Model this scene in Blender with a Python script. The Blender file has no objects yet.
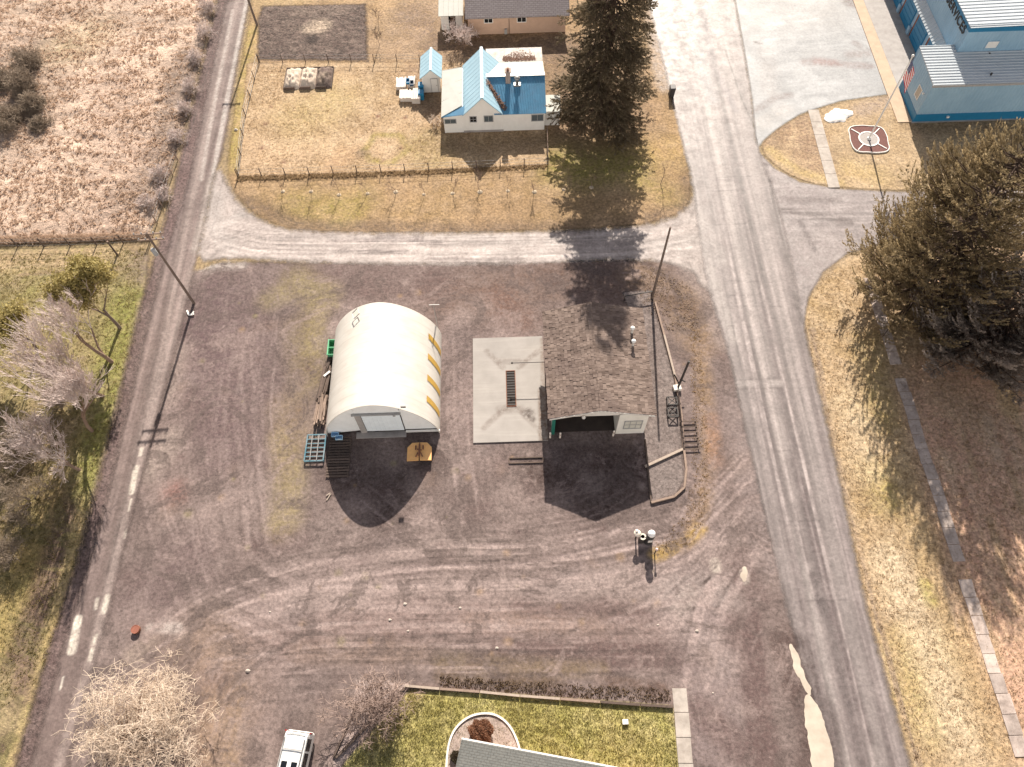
import bpy, math, random
import numpy as np
from mathutils import Vector, Matrix
random.seed(7); RNG = np.random.default_rng(11)
C = bpy.context.scene.collection
R = math.radians
# ------------------------------------------------------------------ camera model
W, H = 1024, 767
F, NX, NY, CAMH = 745.0, 525.0, 785.0, 57.0
cx, cy = W / 2, H / 2
_d = np.array([NX - cx, -(NY - cy), -F]); _d /= np.linalg.norm(_d)
_up = -_d
_fw = np.array([0, 0, -1.]); _y = _fw - np.dot(_fw, _up) * _up; _y /= np.linalg.norm(_y)
_x = np.cross(_y, _up)
ROT = np.array([_x, _y, _up]); CAM = np.array([0, 0, CAMH])
def G(px, py, z=0.0):
    v = ROT @ np.array([px - cx, cy - py, -F]); t = (z - CAMH) / v[2]
    return CAM + t * v
def g2(px, py, z=0.0):
    p = G(px, py, z); return (float(p[0]), float(p[1]))
def GP(pts): return [g2(*p) for p in pts]
# ------------------------------------------------------------------ object helpers
OFF = {}
def tag(o, label=None, cat=None, group=None, kind=None):
    if label: o['label'] = label
    if cat: o['category'] = cat
    if group: o['group'] = group
    if kind: o['kind'] = kind
    return o
def thing(name, label, cat, loc=(0, 0, 0), group=None, rotz=0):
    o = bpy.data.objects.new(name, None); C.objects.link(o)
    o.location = loc; o.rotation_euler = (0, 0, rotz); o.empty_display_size = 0.3
    OFF[o] = Vector((0, 0, 0))
    return tag(o, label, cat, group)
def link_mesh(name, me, mats, parent=None):
    for m in (mats if isinstance(mats, (list, tuple)) else [mats]): me.materials.append(m)
    o = bpy.data.objects.new(name, me); C.objects.link(o)
    if parent is not None: o.parent = parent
    return o
def copy_tree(o, parent=None):
    c = o.copy(); C.objects.link(c)
    if parent is not None: c.parent = parent
    for ch in [k for k in o.children]: copy_tree(ch, c)
    return c
class MB:
    def __init__(s): s.v = []; s.f = []; s.m = []; s.sm = []
    def face(s, pts, mi=0, smooth=False):
        n = len(s.v); s.v += [tuple(map(float, p)) for p in pts]
        s.f.append(tuple(range(n, n + len(pts)))); s.m.append(mi); s.sm.append(smooth); return s
    def add(s, verts, faces, mi=0, smooth=False):
        n = len(s.v); s.v += [tuple(map(float, p)) for p in verts]
        for f in faces:
            s.f.append(tuple(i + n for i in f)); s.m.append(mi); s.sm.append(smooth)
        return s
    def box(s, x0, x1, y0, y1, z0, z1, mi=0, rz=0, c=None):
        v = [(x, y, z) for z in (z0, z1) for x, y in ((x0, y0), (x1, y0), (x1, y1), (x0, y1))]
        if rz:
            ax, ay = c if c else ((x0 + x1) / 2, (y0 + y1) / 2); ca, sa = math.cos(rz), math.sin(rz)
            v = [(ax + (x - ax) * ca - (y - ay) * sa, ay + (x - ax) * sa + (y - ay) * ca, z) for x, y, z in v]
        return s.add(v, [(3, 2, 1, 0), (4, 5, 6, 7), (0, 1, 5, 4), (1, 2, 6, 5), (2, 3, 7, 6), (3, 0, 4, 7)], mi)
    def prism(s, poly, z0, z1, mi=0):
        n = len(poly)
        v = [(x, y, z0) for x, y in poly] + [(x, y, z1) for x, y in poly]
        a = sum(poly[i][0] * poly[(i + 1) % n][1] - poly[(i + 1) % n][0] * poly[i][1] for i in range(n))
        f = [tuple(range(n))[::-1], tuple(range(n, 2 * n))] + [(i, (i + 1) % n, n + (i + 1) % n, n + i) for i in range(n)]
        if a < 0: f = [t[::-1] for t in f]
        return s.add(v, f, mi)
    def extrude(s, ring, d, mi=0):      # planar ring of 3D points swept by vector d
        n = len(ring); d = Vector(d); r = [Vector(p) for p in ring]
        v = r + [p + d for p in r]
        nn = Vector((0, 0, 0))
        for i in range(n): nn += r[i].cross(r[(i + 1) % n])
        f = [tuple(range(n))[::-1], tuple(range(n, 2 * n))] + [(i, (i + 1) % n, n + (i + 1) % n, n + i) for i in range(n)]
        if nn.dot(d) < 0: f = [t[::-1] for t in f]
        return s.add(v, f, mi)
    def tube(s, pts, radii, n=8, mi=0, cap=True, smooth=True):
        pts = [Vector(p) for p in pts]; rings = []
        if not isinstance(radii, (list, tuple)): radii = [radii] * len(pts)
        for i, p in enumerate(pts):
            t = (pts[min(i + 1, len(pts) - 1)] - pts[max(i - 1, 0)])
            if t.length < 1e-9: t = Vector((0, 0, 1))
            t.normalize()
            a = Vector((1, 0, 0)) if abs(t.x) < .9 else Vector((0, 1, 0))
            u = t.cross(a).normalized(); w = t.cross(u)
            rings.append([p + (u * math.cos(2 * math.pi * k / n) + w * math.sin(2 * math.pi * k / n)) * radii[i] for k in range(n)])
        v = [q for r in rings for q in r]; f = []
        for i in range(len(pts) - 1):
            for k in range(n):
                f.append((i * n + k, i * n + (k + 1) % n, (i + 1) * n + (k + 1) % n, (i + 1) * n + k))
        s.add(v, f, mi, smooth)
        if cap:
            s.add(rings[0], [tuple(range(n))[::-1]], mi); s.add(rings[-1], [tuple(range(n))], mi)
        return s
    def bar(s, a, b, w, h=None, mi=0):
        a = Vector(a); b = Vector(b); h = h or w; t = (b - a).normalized()
        up = Vector((0, 0, 1)) if abs(t.z) < .95 else Vector((0, 1, 0))
        u = t.cross(up).normalized() * w / 2; q = u.cross(t).normalized() * h / 2
        v = [p + i * u + j * q for p in (a, b) for i, j in ((-1, -1), (1, -1), (1, 1), (-1, 1))]
        return s.add(v, [(0, 1, 2, 3), (7, 6, 5, 4), (4, 5, 1, 0), (5, 6, 2, 1), (6, 7, 3, 2), (7, 4, 0, 3)], mi)
    def lathe(s, prof, c=(0, 0, 0), n=20, mi=0, smooth=True):
        v = []; f = []
        for r, z in prof:
            for k in range(n):
                a = 2 * math.pi * k / n; v.append((c[0] + r * math.cos(a), c[1] + r * math.sin(a), c[2] + z))
        for i in range(len(prof) - 1):
            for k in range(n):
                f.append((i * n + k, i * n + (k + 1) % n, (i + 1) * n + (k + 1) % n, (i + 1) * n + k))
        return s.add(v, f, mi, smooth)
    def ball(s, c, r, n=12, mi=0, sq=1.0):
        return s.lathe([(max(1e-4, r * math.sin(math.pi * i / n)), -r * sq * math.cos(math.pi * i / n)) for i in range(n + 1)], c, n * 2, mi)
    def build(s, name, mats, parent=None, world=True):
        off = Vector((0, 0, 0))
        if parent is not None and world:
            p = parent
            while p is not None: off += p.location; p = p.parent
        me = bpy.data.meshes.new(name)
        me.from_pydata([(x - off.x, y - off.y, z - off.z) for x, y, z in s.v], [], s.f)
        me.polygons.foreach_set('material_index', s.m); me.polygons.foreach_set('use_smooth', s.sm)
        me.update()
        return link_mesh(name, me, mats, parent)
def np_mesh(name, v, f, mats, parent=None):      # v (n,3), f (m,k)
    v = np.asarray(v, np.float32); f = np.asarray(f, np.int32)
    me = bpy.data.meshes.new(name)
    me.vertices.add(len(v)); me.vertices.foreach_set('co', v.ravel())
    k = f.shape[1]; me.loops.add(f.size); me.loops.foreach_set('vertex_index', f.ravel())
    me.polygons.add(len(f)); me.polygons.foreach_set('loop_start', np.arange(0, f.size, k, dtype=np.int32))
    me.update(calc_edges=True)
    return link_mesh(name, me, mats, parent)
# ------------------------------------------------------------------ node helpers
class NT:
    def __init__(s, name):
        s.mat = bpy.data.materials.new(name); s.mat.use_nodes = True; s.t = s.mat.node_tree; s.t.nodes.clear()
        s.out = s.t.nodes.new('ShaderNodeOutputMaterial')
    def n(s, typ, **kw):
        nd = s.t.nodes.new('ShaderNode' + typ)
        for k, v in kw.items():
            if k.startswith('_'): setattr(nd, k[1:], v)
            else:
                key = k.replace('__', ' ')
                try: sock = nd.inputs[int(key[1:])] if key[0] == 'i' and key[1:].isdigit() else nd.inputs[key]
                except KeyError: raise KeyError((typ, key, [i.name for i in nd.inputs]))
                s.set(sock, v)
        return nd
    def set(s, sock, v):
        if isinstance(v, bpy.types.NodeSocket): s.t.links.new(v, sock)
        elif isinstance(v, bpy.types.Node): s.t.links.new(v.outputs[0], sock)
        else:
            if sock.type == 'RGBA' and len(v) == 3: v = (*v, 1)
            sock.default_value = v
    def coord(s): return s.n('TexCoord').outputs['Object']
    def noise(s, vec, scale, detail=4, rough=.6, dist=0):
        return s.n('TexNoise', Vector=vec, Scale=scale, Detail=detail, Roughness=rough, Distortion=dist).outputs[0]
    def scale(s, vec, v): return s.n('VectorMath', _operation='MULTIPLY', i0=vec, i1=v).outputs[0]
    def math(s, op, a, b=0.0, clamp=False): return s.n('Math', _operation=op, _use_clamp=clamp, i0=a, i1=b).outputs[0]
    def ramp(s, fac, lo, hi, a=0., b=1.):
        return s.n('MapRange', _clamp=True, Value=fac, From__Min=lo, From__Max=hi, To__Min=a, To__Max=b).outputs[0]
    def mix(s, fac, a, b, blend='MIX'):
        nd = s.t.nodes.new('ShaderNodeMix'); nd.data_type = 'RGBA'; nd.blend_type = blend; nd.clamp_factor = True
        s.set(nd.inputs[0], fac); s.set(nd.inputs[6], a); s.set(nd.inputs[7], b); return nd.outputs[2]
    def bsdf(s, col, rough=.8, bump=None, bs=.3, bd=.05, metal=0., spec=.5, **kw):
        b = s.n('BsdfPrincipled', Roughness=rough, Metallic=metal)
        s.set(b.inputs['Base Color'], col); b.inputs['Specular IOR Level'].default_value = spec
        if bump is not None:
            bn = s.n('Bump', Strength=bs, Distance=bd, Height=bump); s.t.links.new(bn.outputs[0], b.inputs['Normal'])
        s.t.links.new(b.outputs[0], s.out.inputs[0]); return b
MC = {}
def paint(name, col, rough=.6, var=.12, scale=3., metal=0., dirt=None, dirt_amt=.3, spec=.5, island=0., bump=.0):
    if name in MC: return MC[name]
    t = NT(name); co = t.coord()
    nz = t.noise(co, scale, 6, .65)
    c = t.mix(t.ramp(nz, .3, .7), tuple(x * (1 - var) for x in col), tuple(min(1, x * (1 + var)) for x in col))
    if island:
        r = t.n('NewGeometry').outputs['Random Per Island']
        c = t.mix(1.0, c, t.n('CombineColor', Red=t.ramp(r, 0, 1, 1 - island, 1 + island), Green=t.ramp(r, 0, 1, 1 - island, 1 + island * .95), Blue=t.ramp(r, 0, 1, 1 - island, 1 + island * .9)).outputs[0], 'MULTIPLY')
    if dirt is not None:
        d = t.noise(t.scale(co, (1, 1, .5)), .9, 8, .7)
        c = t.mix(t.ramp(d, .45, .75, 0, dirt_amt), c, dirt)
    t.bsdf(c, rough, t.noise(co, 25, 3) if bump else None, bump, .02, metal, spec)
    MC[name] = t.mat; return t.mat
# ------------------------------------------------------------------ numpy noise (value noise) for terrain
def vnoise(x, y, seed=0):
    xi = np.floor(x).astype(np.int64); yi = np.floor(y).astype(np.int64); fx = x - xi; fy = y - yi
    fx = fx * fx * (3 - 2 * fx); fy = fy * fy * (3 - 2 * fy)
    def h(i, j):
        n = (i * 374761393 + j * 668265263 + seed * 144665) & 0x7fffffff
        n = ((n ^ (n >> 13)) * 1274126177) & 0x7fffffff
        return ((n ^ (n >> 16)) & 0xffff) / 65535.
    return (h(xi, yi) * (1 - fx) + h(xi + 1, yi) * fx) * (1 - fy) + (h(xi, yi + 1) * (1 - fx) + h(xi + 1, yi + 1) * fx) * fy
def fbm(x, y, seed=0, o=4):
    s = 0; a = .5
    for k in range(o): s = s + a * vnoise(x * 2 ** k, y * 2 ** k, seed + k); a *= .5
    return s
def seg_dist(X, Y, pts, closed=False):
    d = np.full(X.shape, 1e9); P = list(pts)
    if len(P) == 1: return np.hypot(X - P[0][0], Y - P[0][1])
    for i in range(len(P) if closed else len(P) - 1):
        ax, ay = P[i]; bx, by = P[(i + 1) % len(P)]
        L = (bx - ax) ** 2 + (by - ay) ** 2 + 1e-12
        t = np.clip(((X - ax) * (bx - ax) + (Y - ay) * (by - ay)) / L, 0, 1)
        d = np.minimum(d, np.hypot(X - ax - t * (bx - ax), Y - ay - t * (by - ay)))
    return d
def inside(X, Y, P):
    r = np.zeros(X.shape, bool); n = len(P)
    for i in range(n):
        x0, y0 = P[i]; x1, y1 = P[(i + 1) % n]
        if y0 == y1: continue
        c = (y0 > Y) != (y1 > Y); r ^= c & (X < (x1 - x0) * (Y - y0) / (y1 - y0) + x0)
    return r
def chaikin(P, k=2):
    for _ in range(k):
        Q = []
        for i in range(len(P)):
            a, b = P[i], P[(i + 1) % len(P)]
            Q += [(a[0] * .75 + b[0] * .25, a[1] * .75 + b[1] * .25), (a[0] * .25 + b[0] * .75, a[1] * .25 + b[1] * .75)]
        P = Q
    return P
# ------------------------------------------------------------------ ground patches
def ground_mat(name, c1, c2, c3, big=.12, mid=.9, fine=7., streak=None, rough=(.75, .95), bump=.5, bd=.05,
               edge=.5, speck=None, speck_amt=.5, spec=.3, edgescale=1.2, streak_amt=.6, fine_c=None, grit=.35, patchy=0.):
    t = NT(name); co = t.coord()
    st = co if streak is None else t.scale(co, (1, .06, 1) if streak == 'y' else (.06, 1, 1))
    nb = t.noise(co, big, 5, .6, .5); nm = t.noise(co, mid, 5, .65, .3); nf = t.noise(co, fine, 6, .75)
    c = t.mix(t.ramp(nb, .35, .65), c1, c2)
    c = t.mix(t.ramp(nm, .42, .72, 0, .75), c, c3)
    if streak:
        s1 = t.noise(st, 1.6, 6, .7)
        c = t.mix(t.ramp(s1, .3, .48, streak_amt, 0), c, tuple(x * .62 for x in c1))
        c = t.mix(t.ramp(s1, .52, .7, 0, streak_amt), c, tuple(min(1, x * 1.45) for x in c1))
    # painted wear (stains, mud, wheel tracks) and some painted shade and light
    at = t.n('Attribute', _attribute_name='paint')
    na = t.noise(co, 1.9, 8, .82, .6)
    a = t.math('MULTIPLY', at.outputs['Alpha'], t.ramp(na, .32, .6, .22, 1.35), True)
    if edge > 0: c = t.mix(a, c, at.outputs['Color'])
    if edge > 0:
        tk = t.n('Attribute', _attribute_name='track').outputs['Fac']; tm = t.ramp(t.noise(co, .8, 5, .7, .5), .34, .6, .25, 1.25)
        c = t.mix(t.math('MULTIPLY', t.math('MAXIMUM', tk, 0.), tm, True), c, tuple(min(1, x * 1.85 + .03) for x in c1))
        c = t.mix(t.math('MULTIPLY', t.math('MAXIMUM', t.math('MULTIPLY', tk, -1.), 0.), tm, True), c, tuple(x * .42 for x in c1))
    if patchy > 0:
        p1 = t.noise(co, .16, 9, .72, 1.6); p2 = t.noise(t.scale(co, (.7, 1.3, 1)), .55, 8, .75, 1.1)
        c = t.mix(t.ramp(p1, .535, .575, 0, patchy), c, tuple(x * .60 for x in c1)); c = t.mix(t.ramp(p1, .43, .39, 0, patchy * .8), c, tuple(x * 1.5 for x in c1))
        c = t.mix(t.ramp(p2, .58, .62, 0, patchy * .8), c, tuple(x * .62 for x in c1)); c = t.mix(t.ramp(p2, .40, .36, 0, patchy * .7), c, tuple(x * 1.6 for x in c1))
    ng = t.noise(co, fine * .42, 5, .8)
    nb2 = t.noise(co, .28, 6, .7, .8)
    c = t.mix(t.ramp(nb2, .5, .72, 0, .45), c, tuple(x * .72 for x in c1))
    c = t.mix(t.ramp(nb2, .48, .3, 0, .4), c, tuple(min(1, x * 1.28) for x in c3))
    ne = t.noise(co, 3.6, 2, .5)
    g = t.math('ADD', t.math('ADD', t.ramp(nf, .3, .7, -grit, grit), t.ramp(ne, .35, .65, -grit * .6, grit * .6)), t.ramp(ng, .3, .7, 1 - grit * .8, 1 + grit * .8))
    c = t.mix(1.0, c, t.n('CombineColor', Red=g, Green=g, Blue=g).outputs[0], 'MULTIPLY')
    v = t.n('TexVoronoi', Vector=co, Scale=3.1, Randomness=1.)
    sp = t.n('TexNoise', Vector=co, Scale=11., Detail=3., Roughness=.8).outputs[0]
    if speck is not None:
        c = t.mix(t.ramp(sp, .6, .7, 0, speck_amt), c, speck)
        c = t.mix(t.ramp(sp, .4, .3, 0, speck_amt * .6), c, tuple(x * .35 for x in c1))
    b = t.n('BsdfPrincipled'); t.set(b.inputs['Base Color'], c)
    t.set(b.inputs['Roughness'], t.ramp(nm, .3, .7, rough[1], rough[0])); b.inputs['Specular IOR Level'].default_value = spec
    hb = t.math('ADD', nf, t.math('MULTIPLY', nm, 2.0))
    if edge > 0: hb = t.math('SUBTRACT', hb, t.math('MULTIPLY', t.math('ABSOLUTE', t.n('Attribute', _attribute_name='track').outputs['Fac']), .5))
    bn = t.n('Bump', Strength=bump, Distance=bd, Height=hb); t.t.links.new(bn.outputs[0], b.inputs['Normal'])
    if edge > 0:
        ea = t.n('Attribute', _attribute_name='edge').outputs['Fac']
        en = t.math('MULTIPLY', t.math('SUBTRACT', t.noise(co, edgescale, 7, .75), .5), edge * 3.2)
        m = t.ramp(t.math('ADD', ea, en), -.06 - edge * .55, .10 + edge * .8)
        tr = t.n('BsdfTransparent'); ms = t.n('MixShader', i0=m, i1=tr, i2=b)
        t.t.links.new(ms.outputs[0], t.out.inputs[0])
    else: t.t.links.new(b.outputs[0], t.out.inputs[0])
    return t.mat
def patch(name, poly, z, mat, cell=.4, feather=.6, strokes=(), label=None, height=None, smooth_poly=0, cat=None, world=None, base_tone=.16):
    P = poly if world else GP(poly)
    if smooth_poly: P = chaikin(P, smooth_poly)
    xs = [p[0] for p in P]; ys = [p[1] for p in P]
    x0, x1, y0, y1 = min(xs) - feather, max(xs) + feather, min(ys) - feather, max(ys) + feather
    nx, ny = int((x1 - x0) / cell) + 2, int((y1 - y0) / cell) + 2
    gx = np.linspace(x0, x1, nx); gy = np.linspace(y0, y1, ny)
    X, Y = np.meshgrid(gx, gy); X = X.ravel(); Y = Y.ravel()
    ins = inside(X, Y, P); d = seg_dist(X, Y, P, True); sd = np.where(ins, d, -d)
    col = np.zeros((len(X), 4)); col[:, :3] = .2; trk = np.zeros(len(X))
    for s in strokes:
        pts, r, c, a = s[:4]; soft = s[4] if len(s) > 4 else .5
        m = r * (1 + soft)
        bx = [p[0] for p in pts]; by = [p[1] for p in pts]
        idx = np.nonzero((X > min(bx) - m) & (X < max(bx) + m) & (Y > min(by) - m) & (Y < max(by) + m))[0]
        if not len(idx): continue
        dd = seg_dist(X[idx], Y[idx], pts)
        aa = np.clip((r * (1 + soft) - dd) / (2 * r * soft + 1e-6), 0, 1); aa = aa * aa * (3 - 2 * aa) * a
        if len(s) > 5:
            trk[idx] += aa * (1 if s[2][0] > base_tone else -1); continue
        o = col[idx]; na = aa + o[:, 3] * (1 - aa)
        o[:, :3] = np.where(na[:, None] > 1e-5, (np.array(c) * aa[:, None] + o[:, :3] * (o[:, 3] * (1 - aa))[:, None]) / np.maximum(na, 1e-5)[:, None], o[:, :3])
        o[:, 3] = na; col[idx] = o
    I = np.arange(nx * ny).reshape(ny, nx)
    q = np.stack([I[:-1, :-1], I[:-1, 1:], I[1:, 1:], I[1:, :-1]], -1).reshape(-1, 4)
    q = q[sd[q].max(1) > -feather * .98]
    used = np.unique(q); rm = -np.ones(nx * ny, np.int64); rm[used] = np.arange(len(used)); q = rm[q]
    Z = np.full(len(X), z)
    if height is not None: Z = Z + height(X, Y, sd)
    o = np_mesh(name, np.stack([X, Y, Z], 1)[used], q, mat)
    o.data.polygons.foreach_set('use_smooth', [True] * len(q))
    a = o.data.attributes.new('edge', 'FLOAT', 'POINT'); a.data.foreach_set('value', sd[used].astype(np.float32))
    a = o.data.attributes.new('paint', 'FLOAT_COLOR', 'POINT'); a.data.foreach_set('color', col[used].astype(np.float32).ravel())
    a = o.data.attributes.new('track', 'FLOAT', 'POINT'); a.data.foreach_set('value', np.clip(trk * .52, -1, 1)[used].astype(np.float32))
    tag(o, label, cat, None, 'structure')
    return o
def S(pts, r, c, a, soft=.5): return (GP(pts), r, c, a, soft)
def fan(pts, n, spread, c, a, w=(.06, .16), jit=.25, rng=random):
    """n thin tracks following a pixel guide line, spread metres across"""
    out = []; base = GP(pts)
    for _ in range(n):
        o = rng.gauss(0, spread / 2); i0 = rng.uniform(0, .6); i1 = rng.uniform(i0 + .15, 1.2)
        q = []; m = len(base) - 1
        for k in range(13):
            u = min(1, i0 + (i1 - i0) * k / 12) * m; i = min(int(u), m - 1); f = u - i
            ax, ay = base[i]; bx, by = base[i + 1]; L = math.hypot(bx - ax, by - ay) + 1e-6
            q.append((ax + (bx - ax) * f - (by - ay) / L * o, ay + (by - ay) * f + (bx - ax) / L * o))
        q = [(x + jit * math.sin(i * .7 + o * 3) * .3, y + jit * math.cos(i * .5 + o * 2) * .3) for i, (x, y) in enumerate(q)]
        out.append((q, rng.uniform(*w), c, a * rng.uniform(.3, 1.0), .6, 'T'))
    return out
# ================================================================== GROUND
DRY = (.40, .28, .185)
M_base = ground_mat('dry_earth', (.25, .18, .10), (.20, .15, .085), (.30, .22, .13), edge=0)
g = MB(); g.face([(-1500, -1500, -.02), (1500, -1500, -.02), (1500, 1500, -.02), (-1500, 1500, -.02)])
tag(g.build('ground', M_base), 'dry tan earth and grass stretching beyond the lots', 'ground', None, 'structure')

M_field = ground_mat('dry_field_grass', (.58, .43, .335), (.49, .36, .275), (.64, .485, .375), mid=.5, fine=4.5, bump=1., bd=.2, edge=.35, speck=(.55, .42, .31), speck_amt=.5, grit=.3)
def field_h(X, Y, sd):
    return (fbm(X * .25, Y * .6, 3) * .35 + fbm(X * .9 + Y * .3, Y * 2., 9, 3) * .26) * np.clip(sd / 1.2, 0, 1)
FIELD = [(-260, 243), (60, 242), (148, 236), (158, 214), (168, 180), (181, 140), (194, 90), (206, 40), (214, 0), (232, -90), (-150, -90)]
patch('field', FIELD, .0, M_field, .28, .5, [
    S([(20, 60), (25, 100), (15, 130)], 4.5, (.16, .115, .09), .55, .7), S([(150, 190), (160, 170), (175, 110), (190, 60)], 2.0, (.19, .14, .115), .8, .6),
    S([(70, 50), (90, 35)], 3, (.36, .29, .13), .4, .9), S([(150, 200), (140, 195), (120, 205)], 2.2, (.2, .145, .115), .55, .8),
    S([(20, 15), (60, 8), (160, 25)], 2.2, (.25, .18, .13), .4, .8), S([(60, 225), (110, 220)], 1.5, (.28, .19, .15), .4, .9),
    S([(110, 90), (125, 150), (110, 180)], 3, (.3, .2, .155), .35, .9)], label='rough matted dry field of pale tan grass', cat='field', height=field_h)

M_verge = ground_mat('winter_grass', (.31, .205, .115), (.255, .17, .08), (.36, .245, .145), mid=.6, fine=6, bump=.8, bd=.08, edge=.25, speck=(.48, .36, .22), speck_amt=.5, patchy=.35)
OL = (.24, .19, .05)
BLOCK = [(238, -90), (254, 0), (241, 60), (233, 120), (227, 165), (232, 190), (248, 210), (272, 225), (300, 232), (400, 233), (520, 232), (640, 227), (686, 213), (693, 190), (685, 140), (674, 100), (657, 20), (636, -90)]
st = [S([(232, 165), (240, 90), (250, 30)], 1.0, (.30, .24, .06), .6, .8), S([(300, 205), (340, 212)], 2, (.22, .18, .045), .5, .8),
      S([(240, 200), (300, 226), (400, 229), (520, 229), (640, 223), (688, 205), (690, 160)], .9, (.13, .09, .065), .75, .8),
      S([(570, 165), (620, 160)], 3.2, (.20, .17, .04), .85, .7), S([(345, 210), (360, 200)], 1.6, OL, .5, .9), S([(655, 150), (680, 155)], 2, (.38, .26, .10), .5, .9),
      S([(480, 205), (620, 215)], 2, (.24, .155, .08), .5, .9), S([(645, 185), (668, 195)], 1.4, OL, .5, .9),
      S([(420, 10), (400, 40), (440, 50)], 4, (.29, .205, .145), .6, .7), S([(410, 15), (425, 25)], 1.8, (.16, .11, .085), .6, .9),
      S([(440, 45), (560, 48)], 2.2, (.13, .085, .06), .75, .7), S([(600, 60), (600, 120)], 5, (.14, .09, .06), .7, .6), S([(545, 45), (560, 110)], 2, (.15, .1, .07), .6, .7),
      S([(655, 10), (662, 60), (668, 85)], 1.2, (.42, .36, .32), .8, .6), S([(300, -5), (262, 2)], 1.6, (.38, .29, .16), .5, .8)]
patch('grass_verge', BLOCK, .004, M_verge, .35, .5, st, label='olive and tan winter grass block around the house and street corner', cat='grass', smooth_poly=2)

M_yard = ground_mat('yard_grass', (.39, .27, .165), (.33, .23, .13), (.45, .33, .21), mid=.7, fine=7, bump=.7, bd=.06, edge=.2, speck=(.52, .40, .27), speck_amt=.5, patchy=.22)
yd = [S([(440, 137), (560, 137)], 2.4, (.19, .125, .065), .55, .7), S([(300, 120), (330, 100)], 3, (.36, .28, .12), .5, .9), S([(260, 150), (300, 155)], 3, (.44, .31, .2), .5, .9),
      S([(365, 150), (375, 135), (400, 135), (408, 150), (392, 163), (370, 160), (363, 150)], .35, (.24, .19, .05), .75, .8), S([(345, 155), (335, 165)], 1.2, (.38, .23, .13), .5, .9),
      S([(362, 153)], .6, (.14, .10, .07), .8, .7), S([(420, 70), (425, 100), (440, 110)], 1.6, (.22, .14, .09), .7, .8), S([(425, 145), (430, 160)], 2, OL, .4, .9)]
for px, py in ((271, 107), (265, 124), (284, 162), (405, 118), (378, 116), (262, 148), (401, 148), (383, 160)): yd.append(S([(px, py)], .28, (.15, .07, .045), .9, .5))
patch('yard_lawn', [(247, 63), (300, 62), (460, 62), (545, 62), (548, 165), (400, 173), (238, 178), (242, 120)], .008, M_yard, .3, .4, yd, label='fenced yard of pale dry grass beside the blue-roofed house', cat='lawn')

M_garden = ground_mat('tilled_soil', (.10, .07, .06), (.12, .085, .072), (.17, .125, .10), mid=1.2, fine=5, bump=1., bd=.15, edge=.3, speck=(.33, .26, .22), speck_amt=.6, grit=.5)
patch('garden_plot', [(262, 6), (366, 4), (368, 61), (258, 60), (258, 20)], .012, M_garden, .25, .5,
      [S([(318, 27)], 1.2, (.42, .33, .25), .9, .7), S([(308, 30), (325, 25)], .8, (.42, .33, .25), .7, .7), S([(312, 40)], .8, (.03, .02, .017), .9, .6), S([(300, 12), (345, 10)], .9, (.2, .15, .12), .5, .9)],
      label='dark tilled garden plot with a pale straw spot', cat='garden plot', height=lambda X, Y, sd: fbm(X * 1.5, Y * 1.5, 5) * .18 * np.clip(sd, 0, 1))

# --- left verge
M_lverge = ground_mat('mossy_grass', (.215, .19, .07), (.26, .195, .10), (.29, .21, .135), mid=.5, fine=6, bump=.9, bd=.1, edge=.25, speck=(.42, .32, .2), speck_amt=.5, patchy=.45)
LV = [(-220, 250), (0, 249), (150, 242), (147, 290), (132, 350), (112, 430), (92, 510), (62, 610), (30, 720), (14, 790), (-250, 790), (-240, 500)]
lv = [S([(0, 262), (60, 258), (140, 252)], 1.2, (.40, .29, .17), .85, .6), S([(20, 275), (130, 266)], .25, (.25, .17, .11), .7), S([(0, 268), (140, 262)], .2, (.45, .34, .22), .6),
      S([(70, 488), (52, 560), (25, 640), (-5, 740)], 1.15, (.105, .066, .052), 1.2, .35), S([(86, 495), (66, 580), (38, 680), (12, 780)], .55, (.36, .27, .13), .9, .5),  # first stroke: bark mulch mixed with painted shade of the tree row
      S([(50, 480), (20, 560), (-10, 640)], 1.6, (.34, .25, .10), .8, .7), S([(20, 430), (10, 520)], 3., (.24, .17, .10), .7, .8), S([(128, 300), (112, 380), (95, 480)], 1.8, (.20, .20, .05), .8, .7),
      S([(0, 690), (5, 720)], 1.2, (.42, .33, .18), .7, .7), S([(30, 620), (20, 700)], .8, (.2, .135, .10), .7, .7)]
lv += [S([(144, 300), (128, 372), (108, 450), (88, 530)], .45, (.30, .23, .17), .8, .6), S([(150, 245), (147, 270)], 1.6, (.21, .155, .13), .8, .7)]
patch('mossy_verge', LV, .004, M_lverge, .3, .4, lv, label='green and brown verge under the row of bare trees', cat='grass', smooth_poly=1)

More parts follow.
